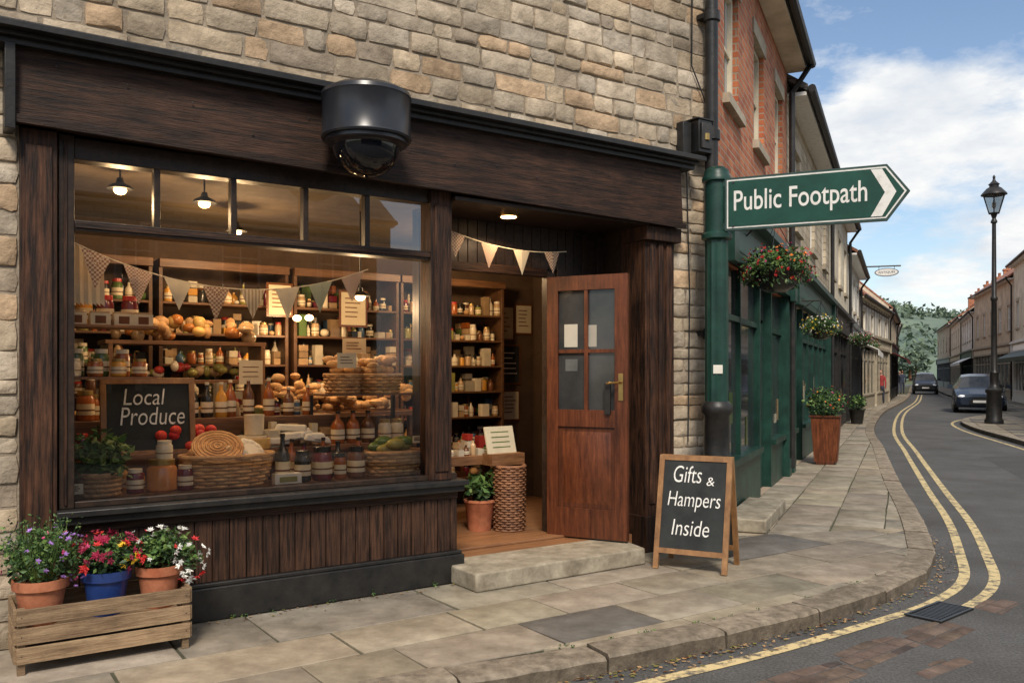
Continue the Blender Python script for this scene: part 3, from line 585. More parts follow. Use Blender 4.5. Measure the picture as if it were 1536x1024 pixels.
for i in range(9):
    x=1.8+U(-.16,.18); q=U(0,.09); m.T=Matrix.Translation((x,.54+U(-.05,.05),1.02+q))@Matrix.Rotation(U(-.5,.5),4,'Z')@Matrix.Rotation(U(-.25,.25),4,'Y'); a=U(.07,.13)
    m.hexa([(-a,-.05,-.02),(a,-.05,-.02),(a,.05,-.02),(-a,.05,-.02),(-a*.85,-.035,.03),(a*.8,-.04,.026),(a*.85,.04,.03),(-a*.9,.04,.024)],paperW,U(.75,1.05))
m.obj('wrapped_parcels',matrix=SHOP,bevel=.012)
for x in (2.12,2.24,2.36): G_('chutney_bottle',bottle,x,.55,.985,.05,.24,random.choice([P['dark'],P['brown'],P['amber']]),P['dark'])
for x in (2.5,2.6): G_('preserve_jar',jar,x,.55,.985,.05,.17,P['cream'],goldlid)
w=MB(); w.box(2.0,2.72,.5,.82,1.335,1.35,shelfW); w.box(2.0,2.02,.78,.82,.98,1.335,steel); w.box(2.68,2.70,.78,.82,.98,1.335,steel); w.obj('bread_shelf',matrix=SHOP)
for (x,r,n) in [(2.2,.12,14),(2.49,.15,26)]:
    m=MB(); basket(m,x,.64,1.35,r,r*.85,.14,wick,1.15)
    for i in range(n): m.ell((x+U(-.8,.8)*r,.64+U(-.6,.6)*r,1.50+U(0,.12)),(.055,.035,.03),bread,10,U(.8,1.2),6)
    m.obj('bread_basket',matrix=SHOP)
for (x,y,z,a,b) in [(2.17,.5,1.54,.15,.11),(2.45,1.0,1.66,.2,.12),(1.65,1.1,1.42,.18,.18),(2.55,.12,1.0,.07,.05),(.33,.12,.80,.07,.06)]: 
    m=MB(); m.box(x-a/2,x+a/2,y,y+.004,z,z+b,paper)
    for q in range(3): m.box(x-a*.35,x+a*U(.1,.35),y-.001,y,z+b*(.3+.2*q),z+b*(.3+.2*q)+.006,P['brown'])
    m.obj('price_card',matrix=SHOP)
for (x,z,a,b,mt) in [(2.9,2.1,.24,.3,paper),(2.2,2.15,.2,.26,paper),(4.83,2.05,.25,.34,paper),(4.92,1.6,.24,.4,chalkB),(4.92,1.15,.22,.3,paper),(5.1,2.1,.2,.3,paper)]:
    m=MB(); yy=2.04 if x<3.5 else 2.43
    m.box(x-a/2,x+a/2,yy,yy+.01,z-b/2,z+b/2,mt,.8); m.box(x-a/2-.02,x+a/2+.02,yy+.004,yy+.014,z-b/2-.02,z+b/2+.02,P['brown'])
    for q in range(5): m.box(x-a*.35,x+a*U(.1,.35),yy-.002,yy,z+b*(.3-.14*q),z+b*(.3-.14*q)+.01,chalk if mt is chalkB else P['brown'])
    m.obj('notice_poster',matrix=SHOP)
m=MB(); basket(m,3.85,.86,.13,.13,.13,.56,wickD,1.05,26); m.obj('tall_wicker_basket',matrix=SHOP)
m=MB(); m.box(3.05,3.98,1.0,1.4,.70,.78,shelfW,1.2)
for x in (3.08,3.88): m.box(x,x+.06,1.03,1.09,.13,.70,shelfW); m.box(x,x+.06,1.3,1.36,.13,.70,shelfW)
m.obj('side_table',matrix=SHOP,bevel=.004)
m=MB(); fill(m,3.1,3.95,1.08,.78,.16,pal); fill(m,3.1,3.95,1.22,.78,.24,pal); m.obj('table_goods',matrix=SHOP)
m=MB(); m.T=frame(3.82,.92,.1,.80)@Matrix.Rotation(-.25,4,'X'); m.box(-.16,.16,0,.015,0,.24,paper,.85)
for q in range(4): m.box(-.1,.1,-.002,0,.05+.045*q,.058+.045*q,P['green'])
m.T=Matrix.Identity(4); m.box(3.66,4.0,.84,1.0,.70,.80,shelfW,1.3); m.obj('leaflet_stand',matrix=SHOP)
m=MB(); m.lathe(3.63,1.0,.13,[(.10,0),(.13,.24),(.14,.25),(.14,.27),(.12,.27),(.12,.25)],terra,20); leafcloud(m,(3.63,1.0,.50),(.17,.15,.13),160,.1,None,.2); m.obj('potted_plant',matrix=SHOP)
def lamp(name,x,y,z,e,r=.05,shade=True,light=True):
    m=MB()
    if shade:
        m.lathe(x,y,z,[(r*1.6,0),(r*1.3,.02),(r*.5,.04),(r*.35,.07)],steel,18); m.tube([(x,y,z+.06),(x,y,2.8)],.006,steel)
    m.ell((x,y,z-.005),(r*.8,r*.8,r*.6),lampE,14,1,8); m.obj(name,matrix=SHOP)
    if light:
        l=bpy.data.lights.new(name+'_light','POINT'); l.energy=e; l.color=(1,.66,.35); l.shadow_soft_size=.06
        o=bpy.data.objects.new(name+'_light',l); scene.collection.objects.link(o); o.matrix_world=SHOP@Matrix.Translation((x,y,z-.09))
lamp('pendant_lamp',.62,.45,2.66,16); lamp('pendant_lamp',1.15,.5,2.64,16); lamp('pendant_lamp',2.50,1.0,2.12,16,.05); lamp('pendant_lamp',2.25,1.75,1.98,11,.045,False); lamp('pendant_lamp',2.37,1.78,1.99,5,.045,False,False); lamp('pendant_lamp',3.7,1.3,2.6,40); lamp('pendant_lamp',1.6,1.3,2.6,34)
m=MB(); m.lathe(3.38,.17,2.722,[(.085,0),(.085,.018)],brass,20); m.lathe(3.38,.17,2.718,[(.06,0),(.06,.006)],lampE,20); m.obj('recessed_ceiling_light',matrix=SHOP)
l=bpy.data.lights.new('recess_light','SPOT'); l.energy=18; l.color=(1,.7,.42); l.spot_size=2.6; l.shadow_soft_size=.05
o=bpy.data.objects.new('recess_light',l); scene.collection.objects.link(o); o.matrix_world=SHOP@Matrix.Translation((3.38,.17,2.70))
def bunting(s0,z0,s1,z1,sag,y,n,fw,fh):
    m=MB(); f=lambda t:(s0+(s1-s0)*t,y,z0+(z1-z0)*t-4*sag*t*(1-t))
    m.tube([f(i/24) for i in range(25)],.004,cloth[0],5)
    for i in range(n):
        t=(i+.5)/n; p=f(t-fw/2/(s1-s0)); q=f(t+fw/2/(s1-s0)); c=((p[0]+q[0])/2+U(-.012,.012),y+U(-.012,.012),(p[2]+q[2])/2-fh*U(.9,1.08)); c2=((p[0]+q[0])/2,y-.008,(p[2]+q[2])/2)
        k=cloth[[1,4,0,1,2,0,3,4][i%8]]; m.face([p,c,c2],k); m.face([c2,c,q],k,.92)
    m.obj('bunting',matrix=SHOP)
bunting(.31,2.25,2.14,2.22,.20,.07,8,.165,.20); bunting(2.83,2.62,4.05,2.52,.07,.3,4,.16,.19)
m=MB()
for i in range(8):
    x=.31+i*.022; m.face([(x,.2+.012*(i%2),2.28-.01*i),(x+.022,.2+.012*((i+1)%2),2.27-.01*i),(x+.028,.2+.012*((i+1)%2),1.90),(x+.004,.2+.012*(i%2),1.92)],cloth[0],.8+.2*(i%2))
m.obj('linen_drape',matrix=SHOP)

# dome camera
DC=SHOP@Matrix.Translation((1.915,-.40,0))
m=MB(); m.lathe(0,0,2.97,[(.278,0),(.284,.012),(.278,.024),(.278,.255),(.284,.265),(.278,.29),(.225,.32),(.10,.33)],blackG,48)
m.lathe(0,0,2.935,[(.235,0),(.258,.012),(.258,.036)],blackG,40)
m.box(-.09,.09,.2,.31,3.0,3.22,blackG); m.lathe(0,0,3.295,[(.07,0),(.06,.05)],steel,20); m.box(-.03,.03,.0,.31,3.31,3.335,steel)
pr=[]
for i in range(11):
    t=math.pi/2*i/10; pr.append((max(.004,.212*math.sin(t)),-.20*math.cos(t)))
m.lathe(0,0,2.94,pr,domeG,36); m.lathe(0,0,2.925,[(.216,0),(.228,.01)],blackG,36)
m.obj('dome_security_camera',matrix=DC)
m=MB(); m.box(5.02,5.12,-.09,0.0,3.40,3.68,blackP); m.box(5.14,5.30,-.16,-.01,3.42,3.70,steel); m.box(5.16,5.28,-.18,-.16,3.45,3.67,blackP,1.6); m.lathe(5.22,-.17,3.52,[(.03,0),(.03,.06)],brass,12); m.box(5.12,5.32,-.17,0,3.70,3.715,blackP)
m.tube([(5.31,-.04,3.5),(5.36,-.035,3.9),(5.18,-.035,4.2),(5.2,-.035,6.5)],.008,blackP,5); m.tube([(5.1,-.04,3.38),(5.12,-.035,3.2),(5.16,-.03,2.2),(5.14,-.03,.9)],.007,blackP,5); m.obj('alarm_box',matrix=SHOP,bevel=.006)
m=MB(); m.tube([(5.36,-.10,6.5),(5.36,-.10,0.05)],.058,blackP,14)
for z in (3.55,4.6,5.6,1.8): m.lathe(5.36,-.10,z,[(.058,0),(.075,.01),(.075,.09),(.058,.1)],blackP,16); m.box(5.27,5.45,-.08,-.0,z+.03,z+.07,blackP)
m.obj('drain_pipe',matrix=SHOP)

# ------------------------------------------------------------------ street buildings
def BL(Y): return (1.87+.45*(Y-8.0),Y)
building('brick_house',BL(7.95),BL(13),6,6.3,8.8,brickM,tileG,shop=greenP,rows=((4.2,5.45),),nw=3,ww=.8,door_at=.62,fm=creamM,chim=2,skew=.65)
building('stone_townhouse',BL(13.02),BL(20.5),7,5.9,8.2,stoneFar,tileG,shop=greenP,rows=((3.85,5.1),),nw=3,ww=.9,door_at=.2)
building('cream_townhouse',BL(20.52),BL(27.5),7,6.2,8.3,creamM,tileG,shop=blackP,rows=((3.9,5.2),),nw=3,ww=.9)
building('white_townhouse',BL(27.52),BL(35),7,5.5,7.6,whiteM,tileR,shop=greyP,rows=((3.7,4.7),),nw=3,ww=.9,awn=whiteP)
building('half_timbered_house',BL(35.02),(20.0,46),6,4.8,7.4,whiteM,tileR,shop=stoneP,rows=((3.3,4.1),),nw=4,ww=.9,timber=True,fm=creamM,chim=3)
building('half_timbered_house',(20.01,46.02),(25.7,58),6,5.1,7.8,creamM,tileR,shop=blackP,rows=((3.3,4.4),),nw=4,ww=.9,chim=3,timber=True,fm=whiteP,awn=redP)
building('white_townhouse',(25.71,58.02),(33.5,76),6,5.0,7.6,whiteM,tileR,shop=greyP,rows=((3.4,4.5),),nw=5,ww=.9,chim=3)
building('stone_townhouse',(33.51,76.02),(43,98),6,4.8,7.6,tanM,tileR,shop=greyP,rows=((3.4,4.4),),nw=5,ww=.9,chim=3)
RB=[(53,108),(44.6,88),(37.4,72),(32,60),(27.2,47),(21.2,33),(13.8,16)]
sp=[('stone_townhouse',stoneFar,tileR,greyP,6.8,9.4,None),('cream_townhouse',creamM,tileR,stoneP,6.4,9.0,None),('white_townhouse',whiteM,tileG,greenP,6.0,8.5,whiteP),('stone_townhouse',tanM,tileR,stoneP,6.9,9.4,None),('cream_townhouse',creamM,tileG,whiteP,7.5,10.2,greenP),('stone_townhouse',stoneFar,tileG,greyP,6.4,9.0,None)]
for i,(a,b) in enumerate(zip(RB,RB[1:])):
    n,wm,rm,sm,ev,rg,aw=sp[i]; a2=(a[0]*.998+b[0]*.002,a[1]*.998+b[1]*.002)
    building(n,a2,b,7,ev,rg,wm,rm,shop=sm,rows=((3.9,5.3),),nw=5,ww=.95,chim=3,awn=aw)
opp=SHOP@Vector((9.5,-15.5,0)); opp2=SHOP@Vector((0,-15.5,0)); opp3=SHOP@Vector((-12,-15.5,0)); 
building('stone_townhouse',(opp.x,opp.y),(opp2.x+.01,opp2.y),7,5.6,8.0,stoneFar,tileG,shop=greenP,rows=((3.6,5.0),),nw=4)
building('cream_townhouse',(opp2.x,opp2.y),(opp3.x,opp3.y),7,5.4,7.8,creamM,tileG,shop=redP,rows=((3.6,4.9),),nw=5)

# ------------------------------------------------------------------ ground, road, pavement
def cat(pts,n=8):
    o=[];q=[pts[0]]+pts+[pts[-1]]
    for i in range(1,len(q)-2):
        p0,p1,p2,p3=[Vector(x) for x in q[i-1:i+3]]
        for k in range(n):
            t=k/n; o.append(.5*((2*p1)+(-p0+p2)*t+(2*p0-5*p1+4*p2-p3)*t*t+(-p0+3*p1-3*p2+p3)*t**3))
    o.append(Vector(pts[-1])); return o
def resamp(c,step):
    o=[c[0]];acc=0
    for a,b in zip(c,c[1:]):
        d=(b-a).length; t=step-acc
        while t<=d: o.append(a+(b-a)*(t/d)); t+=step
        acc=d-(t-step)
    return o
def offs(c,d):
    o=[]
    for i,p in enumerate(c):
        t=(c[min(i+1,len(c)-1)]-c[max(i-1,0)]).normalized(); o.append(p+Vector((t.y,-t.x))*d)
    return o
Kp=[(-9,-1.0),(-5.5,1.1),(-3,2.6),(-.16,4.31),(.466,4.59),(.866,4.82),(1.35,5.10),(1.91,5.47),(2.40,5.86),(2.96,6.39),(3.40,6.96),(3.72,7.65),(4.38,9.29),(5.46,12.19),(7.6,17.7),(10.2,24.4),(15.3,35.5),(22.1,48.8),(29.9,65),(40.6,88),(50,108)]
K=cat(Kp); Kin=offs(K,-.22)
m=MB(); m.face([(-900,-300,-.16),(900,-300,-.16),(900,1300,-.16),(-900,1300,-.16)],grassM); m.obj('ground')
m=MB(); m.face([(-45,-25,-.10),(85,-25,-.10),(85,125,-.10),(-45,125,-.10)],asph)
def strip(a,z,mat): m.face([(x,y,z) for x,y in a],mat)
strip([(3.1,4.2),(5.2,4.9),(5.9,7.6),(4.7,7.3),(3.9,5.6)],-.0985,asph2); strip([(7.5,12.5),(9.6,13.3),(10.8,17.2),(9.0,16.6)],-.0985,asph2)
m.obj('road')
def clip(sub,rect):
    out=sub
    n=len(rect)
    for i in range(n):
        a,b=rect[i],rect[(i+1)%n]; inp=out; out=[]
        if not inp: return []
        side=lambda p:(b[0]-a[0])*(p[1]-a[1])-(b[1]-a[1])*(p[0]-a[0])
        for j in range(len(inp)):
            p,q=inp[j-1],inp[j]; sp_,sq=side(p),side(q)
            if (sp_>=0)!=(sq>=0):
                t=sp_/(sp_-sq); out.append((p[0]+(q[0]-p[0])*t,p[1]+(q[1]-p[1])*t))
            if sq>=0: out.append(q)
    return out
def area(p): return abs(sum(p[i-1][0]*p[i][1]-p[i][0]*p[i-1][1] for i in range(len(p))))/2
pave=empty('pavement',Matrix.Identity(4))
def slabs(mb,poly,ang,org,rng,rh,rl,gap=.007,dz=0,mat=None,jit=.006,odd=.10,tilt=.004,bev=.012,minz=-.02):
    ca,sa=math.cos(ang),math.sin(ang); v=rng[2]
    while v<rng[3]:
        h=U(*rh); u=rng[0]+U(-1,0)
        while u<rng[1]:
            l=U(*rl); r=[(u+gap,v+gap),(u+l-gap,v+gap),(u+l-gap,v+h-gap),(u+gap,v+h-gap)]
            r=[(a+U(-jit,jit),b+U(-jit,jit)) for a,b in r]
            rw=[(org[0]+a*ca-b*sa,org[1]+a*sa+b*ca) for a,b in r]
            c=clip(poly,rw)
            if len(c)>2 and area(c)>.003:
                t=U(.76,1.10); col=(t*U(.98,1.06),t,t*U(.88,.98)); 
                if R()<odd: col=(.46,.48,.52)
                z=U(-tilt,tilt*.5)+dz; n=len(c); cx=sum(p[0] for p in c)/n; cy=sum(p[1] for p in c)/n
                s=1-bev/max(.1,math.sqrt(area(c)))
                vs=[(x,y,z+minz) for x,y in c]+[(x,y,z-.004) for x,y in c]+[(cx+(x-cx)*s,cy+(y-cy)*s,z) for x,y in c]
                mb.add(vs,[tuple(range(2*n,3*n))]+[(i,(i+1)%n,n+(i+1)%n,n+i) for i in range(n)]+[(n+i,n+(i+1)%n,2*n+(i+1)%n,2*n+i) for i in range(n)],mat or slabM,col)
            u+=l
        v+=h
cut=next(i for i,p in enumerate(K) if p.y>8.3)
wl=lambda s,y=0.1:(SHOP@Vector((s,y,0))).xy
A=[tuple(wl(-8)),]+[tuple(p) for p in Kin[:cut+1]]+[tuple(BL(8.0)),tuple(wl(5.38))]
Bp=[tuple(BL(8.0))]+[tuple(p) for p in Kin[cut:]]+[(43,98.5),(33.5,76),(25.7,58),(20.0,46),BL(35)]
m=MB(); slabs(m,A,TH,(-2.73,4.74),(-9,9,-4.5,1.5),(.42,.68),(.5,1.2))
slabs(m,Bp,math.atan2(1,.45),(1.87,8),(-2,60,-8,.3),(.42,.62),(.45,.95),odd=.04); m.obj('flagstones',parent=pave)
m=MB(); m.prism(A,-.1,-.012,jointM); m.prism(Bp,-.1,-.0125,jointM); m.obj('bedding',parent=pave)
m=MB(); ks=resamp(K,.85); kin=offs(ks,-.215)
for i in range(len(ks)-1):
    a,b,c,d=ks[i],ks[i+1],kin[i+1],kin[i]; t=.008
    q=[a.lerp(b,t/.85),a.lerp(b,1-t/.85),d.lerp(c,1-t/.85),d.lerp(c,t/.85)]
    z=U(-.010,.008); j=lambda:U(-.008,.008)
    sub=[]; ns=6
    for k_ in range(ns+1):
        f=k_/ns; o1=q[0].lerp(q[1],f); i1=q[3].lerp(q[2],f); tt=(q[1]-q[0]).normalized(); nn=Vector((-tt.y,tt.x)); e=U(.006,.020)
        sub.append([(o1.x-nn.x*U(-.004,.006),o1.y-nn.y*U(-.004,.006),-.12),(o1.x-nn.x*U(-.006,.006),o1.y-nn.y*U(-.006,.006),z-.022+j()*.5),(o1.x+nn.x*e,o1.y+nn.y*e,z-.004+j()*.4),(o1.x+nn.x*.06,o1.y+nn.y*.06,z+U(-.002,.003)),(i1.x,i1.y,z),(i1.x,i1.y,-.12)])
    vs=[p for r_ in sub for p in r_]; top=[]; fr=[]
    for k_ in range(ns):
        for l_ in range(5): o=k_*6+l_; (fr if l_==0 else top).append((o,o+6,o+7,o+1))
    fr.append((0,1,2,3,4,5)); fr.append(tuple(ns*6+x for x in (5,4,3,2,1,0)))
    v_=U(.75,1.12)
    m.add(vs,top,kerbM,(v_*1.04,v_,v_*.93),True); m.add(vs,fr,kerbM,(v_*.62,v_*.58,v_*.52),False)  # front and end faces: vertex colour darkened for road dirt plus painted-in shade
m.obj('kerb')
Rk=cat([(3.0,-14),(6.2,0),(8.4,9.5),(11.3,19.1),(13.1,24.8),(15,28.8),(18.4,33),(21.3,38),(25.6,47.5),(30.3,60),(35.6,72),(42.6,88),(50.6,108)])
rp=[tuple(p) for p in Rk]+[(53,108),(44.6,88),(37.4,72),(32,60),(27.2,47),(21.2,33),(13.8,16),(8,0),(5,-14)]
m=MB(); m.prism(rp,-.11,-.014,jointM); slabs(m,rp,math.atan2(1,.45),(8,8),(-26,112,-14,5),(.45,.6),(.5,.9)); m.obj('pavement')
m=MB(); a=Rk; b=offs(Rk,.16)
for i in range(len(a)-1): m.hexa([(a[i].x,a[i].y,-.11),(a[i+1].x,a[i+1].y,-.11),(b[i+1].x,b[i+1].y,-.11),(b[i].x,b[i].y,-.11),(a[i].x,a[i].y,.006),(a[i+1].x,a[i+1].y,.006),(b[i+1].x,b[i+1].y,.006),(b[i].x,b[i].y,.006)],kerbM,1.1)
m.obj('kerb')
q=[SHOP@Vector(v) for v in [(-14,-15.6,0),(10,-15.6,0),(10,-13.2,0),(-14,-13.2,0)]]
m=MB(); m.prism([(v.x,v.y) for v in q],-.11,-.002,slabM,.8); m.obj('pavement')
def line(mb,c,w,z,mat):
    a=offs(c,w/2); b=offs(c,-w/2)
    for i in range(len(c)-1): mb.face([(a[i].x,a[i].y,z),(a[i+1].x,a[i+1].y,z),(b[i+1].x,b[i+1].y,z),(b[i].x,b[i].y,z)],mat)
Yl=cat([(-3,2.2),(.0,4.0),(.734,4.50),(1.455,4.95),(2.26,5.52),(2.93,6.05),(3.49,6.71),(3.98,7.70),(4.75,9.45),(5.75,12.0),(7.95,17.5),(10.75,24.4),(15.9,35.5),(22.7,48.8),(30.5,65)])
st=next(i for i,p in enumerate(Yl) if p.x>2.9)
m=MB(); line(m,Yl,.08,-.096,yellow); line(m,offs(Yl,.21)[st:],.08,-.096,yellow)
o=offs(Rk,-.25); line(m,[p for p in o if p.y>0],.08,-.096,yellow); m.obj('double_yellow_lines')
m=MB()
for (cx,cy,a,b,an) in [(1.42,4.42,.55,.30,.62),(2.10,5.0,.36,.26,.66),(2.62,5.35,.30,.30,.68),(3.35,5.98,.22,.22,.7),(2.35,4.72,.25,.16,.6)]:
    ca,sa=math.cos(an),math.sin(an); poly=[(cx+x*ca-y*sa,cy+x*sa+y*ca) for x,y in [(-a,-b/2),(a*.9,-b/2+.03),(a,b/2-.05),(a*.3,b/2),(-a*.8,b/2-.02)]]
    slabs(m,poly,an,(cx,cy),(-.8,.8,-.4,.4),(.10,.13),(.15,.28),.005,-.094,settM,.004,.1,.002,.014,-.01)
m.obj('brick_road_patch')
m=MB(); m.T=Matrix.Translation((2.86,5.80,0))@Matrix.Rotation(.70,4,'Z'); m.box(-.24,.24,-.11,.11,-.099,-.0945,P['dark'])
for i in range(13): m.box(-.22+i*.035,-.20+i*.035,-.09,.09,-.0943,-.087,steel)
for a in [(-.25,.25,-.12,-.10),(-.25,.25,.10,.12),(-.25,-.23,-.0995,.0995),(.23,.25,-.0995,.0995)]: m.box(*a,-.0985,-.085,steel)
m.obj('drain_grate')
m=MB(); ko=[offs(K,q) for q in (.02,.05,.09,.15)]
for i in range(620):
    k=random.randint(24,92); kk=ko[random.choice([0,0,0,1,1,2,3])]
    if k>=len(kk)-1: continue
    n=kk[k].lerp(kk[k+1],R()); n=n+Vector((U(-.03,.03),U(-.03,.03))); s=U(.006,.018); a=U(0,6.3)
    m.face([(n.x+s*math.cos(a+t),n.y+s*math.sin(a+t)*.6,-.094+U(0,.008)) for t in (0,1.3,2.6,4.2)],random.choice([P['kraft'],P['brown'],bread,P['olive']]),.8)
for i in range(200):
    p=SHOP@Vector((U(.2,5.3),-.09-abs(random.gauss(0,.06)),0)); s=U(.006,.015); a=U(0,6.3)
    m.face([(p.x+s*math.cos(a+t),p.y+s*math.sin(a+t)*.6,.004+U(0,.005)) for t in (0,1.3,2.6,4.2)],random.choice([P['kraft'],P['brown'],P['olive']]),.8)
m.obj('leaf_litter')
m=MB()
for i in range(16):
    s=U(.9,2.7) if i<6 else U(4.9,5.4); p=SHOP@Vector((s,-.09 if i<6 else -.02,.012)); leafcloud(m,p,(.03,.02,.02),9,.025,None,.1)
for i in range(20):
    k=random.randint(26,80); p=Kin[k].lerp(Kin[k+1],R()); leafcloud(m,(p.x,p.y,.006),(.03,.015,.008),8,.014,None,.1)
m.obj('weeds')

# ------------------------------------------------------------------ street furniture
bd=math.atan2(-.26,.51); AB=frame(1.09,6.70,bd)
m=MB(); wd=.57; lean=Matrix.Rotation(math.radians(-13),4,'X')
for sgn,mt in ((1,lean),(-1,Matrix.Translation((0,.42,0))@Matrix.Rotation(math.radians(13),4,'X'))):
    m.T=mt
    m.box(0,.04,-.015,.015,0,.88,boardW); m.box(wd-.04,wd,-.015,.015,0,.88,boardW,.9); m.box(.04,wd-.04,-.014,.014,.84,.88,boardW); m.box(.04,wd-.04,-.014,.014,.12,.16,boardW)
    m.box(.04,wd-.04,-.006,.006,.16,.84,chalkB)
m.T=lean
m.text('Gifts',.12,.34,.67,.80,-.008,chalk,.15,-.006); m.text('&',.38,.44,.655,.72,-.008,chalk,.1,-.004)
m.text('Hampers',.085,.495,.45,.60,-.008,chalk,.15,-.006); m.text('Inside',.13,.42,.265,.385,-.008,chalk,.15,-.006)
m.T=Matrix.Identity(4); m.tube([(.02,.07,.3),(.02,.35,.3)],.004,steel,5)
m.obj('a_frame_chalkboard',matrix=AB,bevel=.004)
m=MB(); X,Y=1.70,7.20
m.lathe(X,Y,0,[(.15,0),(.15,.12),(.125,.16),(.125,.55),(.14,.58),(.14,.62),(.105,.66),(.105,1.15),(.13,1.18),(.13,1.23),(.10,1.27)],blackP,24)
m.lathe(X,Y,1.27,[(.098,0),(.095,1.35)],greenP,28,1,.07)
m.lathe(X,Y,2.60,[(.098,0),(.125,.015),(.125,.05),(.098,.07),(.095,.48),(.12,.49),(.12,.52),(.105,.54),(.10,.58),(.06,.61),(.02,.62)],greenP,24)
m.T=frame(X,Y,math.atan2(-.2,.98)); m.box(-.03,.045,-.102,-.096,1.50,1.57,paperW)
SG=frame(X,Y,math.atan2(-.403,.915))
m2=MB()
oy=-.06
arr=lambda i:[(.08+i,2.665+i),(1.30-i*.4,2.665+i),(1.46-i*1.3,2.88),(1.30-i*.4,3.095-i),(.08+i,3.095-i)]
m2.vprism(arr(0),oy-.02,oy+.02,greenD); m2.vprism(arr(.018),oy-.023,oy-.0205,whiteP); m2.vprism(arr(.03),oy-.026,oy-.0235,greenS)
m2.vprism([(1.185,2.70),(1.265,2.70),(1.365,2.88),(1.265,3.06),(1.185,3.06),(1.285,2.88)],oy-.029,oy-.0265,whiteP)
m2.text('Public Footpath',.155,1.16,2.77,2.985,oy-.028,whiteP,0,.008)
m2.box(.0,.1,oy-.01,oy+.03,2.68,2.73,greenP); m2.box(.0,.1,oy-.01,oy+.03,3.03,3.08,greenP)
for z in (2.70,3.055): m2.T=Matrix.Translation((.15,oy-.027,z))@Matrix.Rotation(math.pi/2,4,'X'); m2.lathe(0,0,0,[(.009,0),(.007,.005)],steel,8)
fp=empty('footpath_signpost',Matrix.Identity(4)); m.obj('post',parent=fp)
ob=m2.obj('finger_sign',parent=fp); ob.matrix_local=SG
CR=SHOP@frame(-.02,-.53,0)
m=MB(); L_,D_=.82,.34
for x in (0,L_-.035):
    for y in (0,D_-.035): m.box(x,x+.035,y,y+.035,0,.33,crateW,.8)
for i in range(3):
    z=.06+i*.095; m.box(-.004,L_+.004,-.016,-.001,z,z+.08,crateW,U(.8,1.15)); m.box(-.004,L_+.004,D_+.001,D_+.016,z,z+.08,crateW,U(.85,1.15))
    m.box(-.016,-.001,0,D_,z+.0005,z+.0795,crateW,U(.8,1.1)); m.box(L_+.001,L_+.016,0,D_,z+.0005,z+.0795,crateW,U(.8,1.1))
    for x in (.018,L_-.018): m.T=Matrix.Translation((x,-.016,z+.04))@Matrix.Rotation(math.pi/2,4,'X'); m.lathe(0,0,0,[(.004,0),(.003,.002)],steel,6)
    m.T=Matrix.Identity(4)
for i in range(5): m.box(.036,L_-.036,.004+i*.068,.06+i*.068,.20,.212,crateW,.7)
m.obj('wooden_crate',matrix=CR,bevel=.004)
def pot(name,x,y,z,r,h,mat,fc,n,fs,grass=False,sp=1.0,droop=None,extra=None):
    m=MB(); m.lathe(x,y,z,[(r*.68,0),(r*.7,.01),(r*.92,h*.78),(r*1.04,h*.79),(r*1.08,h),(r*.98,h),(r*.93,h*.9)],mat,28); m.lathe(x,y,z+h*.88,[(r*.93,0),(r*.93,.004)],soil,20)
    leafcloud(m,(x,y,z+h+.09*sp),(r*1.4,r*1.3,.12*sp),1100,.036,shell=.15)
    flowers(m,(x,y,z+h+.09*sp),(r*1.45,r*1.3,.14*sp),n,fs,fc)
    if droop:
        leafcloud(m,droop,(.07,.07,.10),150,.03,shell=.1); flowers(m,droop,(.09,.08,.13),34,fs,fc,False)
    if extra: flowers(m,*extra)
    if grass:
        for i in range(260):
            a=U(0,6.3); q=U(.3,1.6)*r; p=(x+math.cos(a)*r*.5,y+math.sin(a)*r*.5,z+h); e=(x+math.cos(a)*q*1.1,y+math.sin(a)*q,z+h+U(.12,.3))
            m.face([(p[0],p[1],p[2]),(p[0]+.006,p[1],p[2]),e],random.choice(leafs),1.2)
            leafcloud(m,e,(.012,.012,.02),2,.022)
    m.obj(name,matrix=SHOP)
pot('flower_pot',.10,-.36,.212,.128,.23,terra,['pur','pur','pink'],24,.034,True,1.15,(.24,-.42,.54))
pot('flower_pot',.41,-.36,.212,.12,.235,bluePot,['red','mag','mag','mag','mag','red'],64,.060,False,.85,None,((.49,-.47,.53),(.05,.03,.06),9,.05,['yel'],False))
pot('flower_pot',.68,-.36,.212,.118,.23,terra,['wht','wht','wht','wht','wht','red'],32,.046,False,.9,(.83,-.42,.47))
def hang(name,x,y,z,r,wx,wy,cols):
    m=MB(); m.lathe(x,y,z-r*.75,[(r*.25,0),(r*.5,r*.15),(r*.72,r*.5),(r*.75,r*.6)],P['dark'],20)
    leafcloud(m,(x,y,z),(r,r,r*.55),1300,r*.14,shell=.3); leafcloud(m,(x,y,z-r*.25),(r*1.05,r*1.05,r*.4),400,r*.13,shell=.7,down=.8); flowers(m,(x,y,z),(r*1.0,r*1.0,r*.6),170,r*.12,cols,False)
    for a in (0,2.1,4.2): m.tube([(x+r*.7*math.cos(a),y+r*.7*math.sin(a),z),(x,y,z+r*1.3)],.004,steel,4)
    m.tube([(wx,wy,z+r*1.4),(x,y,z+r*1.4),(x,y,z+r*1.25)],.012,blackP,6); m.tube([(wx,wy,z+r*.9),(wx*.4+x*.6,wy*.4+y*.6,z+r*1.38)],.009,blackP,6)
    m.obj(name)
def wallpt(Y,off): b=BL(Y); return (b[0]+off*.912,b[1]-off*.41)
for (Y,off,z,r,c) in [(9.05,.40,2.60,.36,['red','red','pink','ora','red']),(14.0,.40,2.26,.29,['yel','wht']),(25,.5,2.5,.33,['pink','wht']),(33,.5,2.6,.33,['red','wht'])]:
    x,y=wallpt(Y,off); wx,wy=wallpt(Y+.0,.1); hang('hanging_flower_basket',x,y,z,r,wx,wy,c)
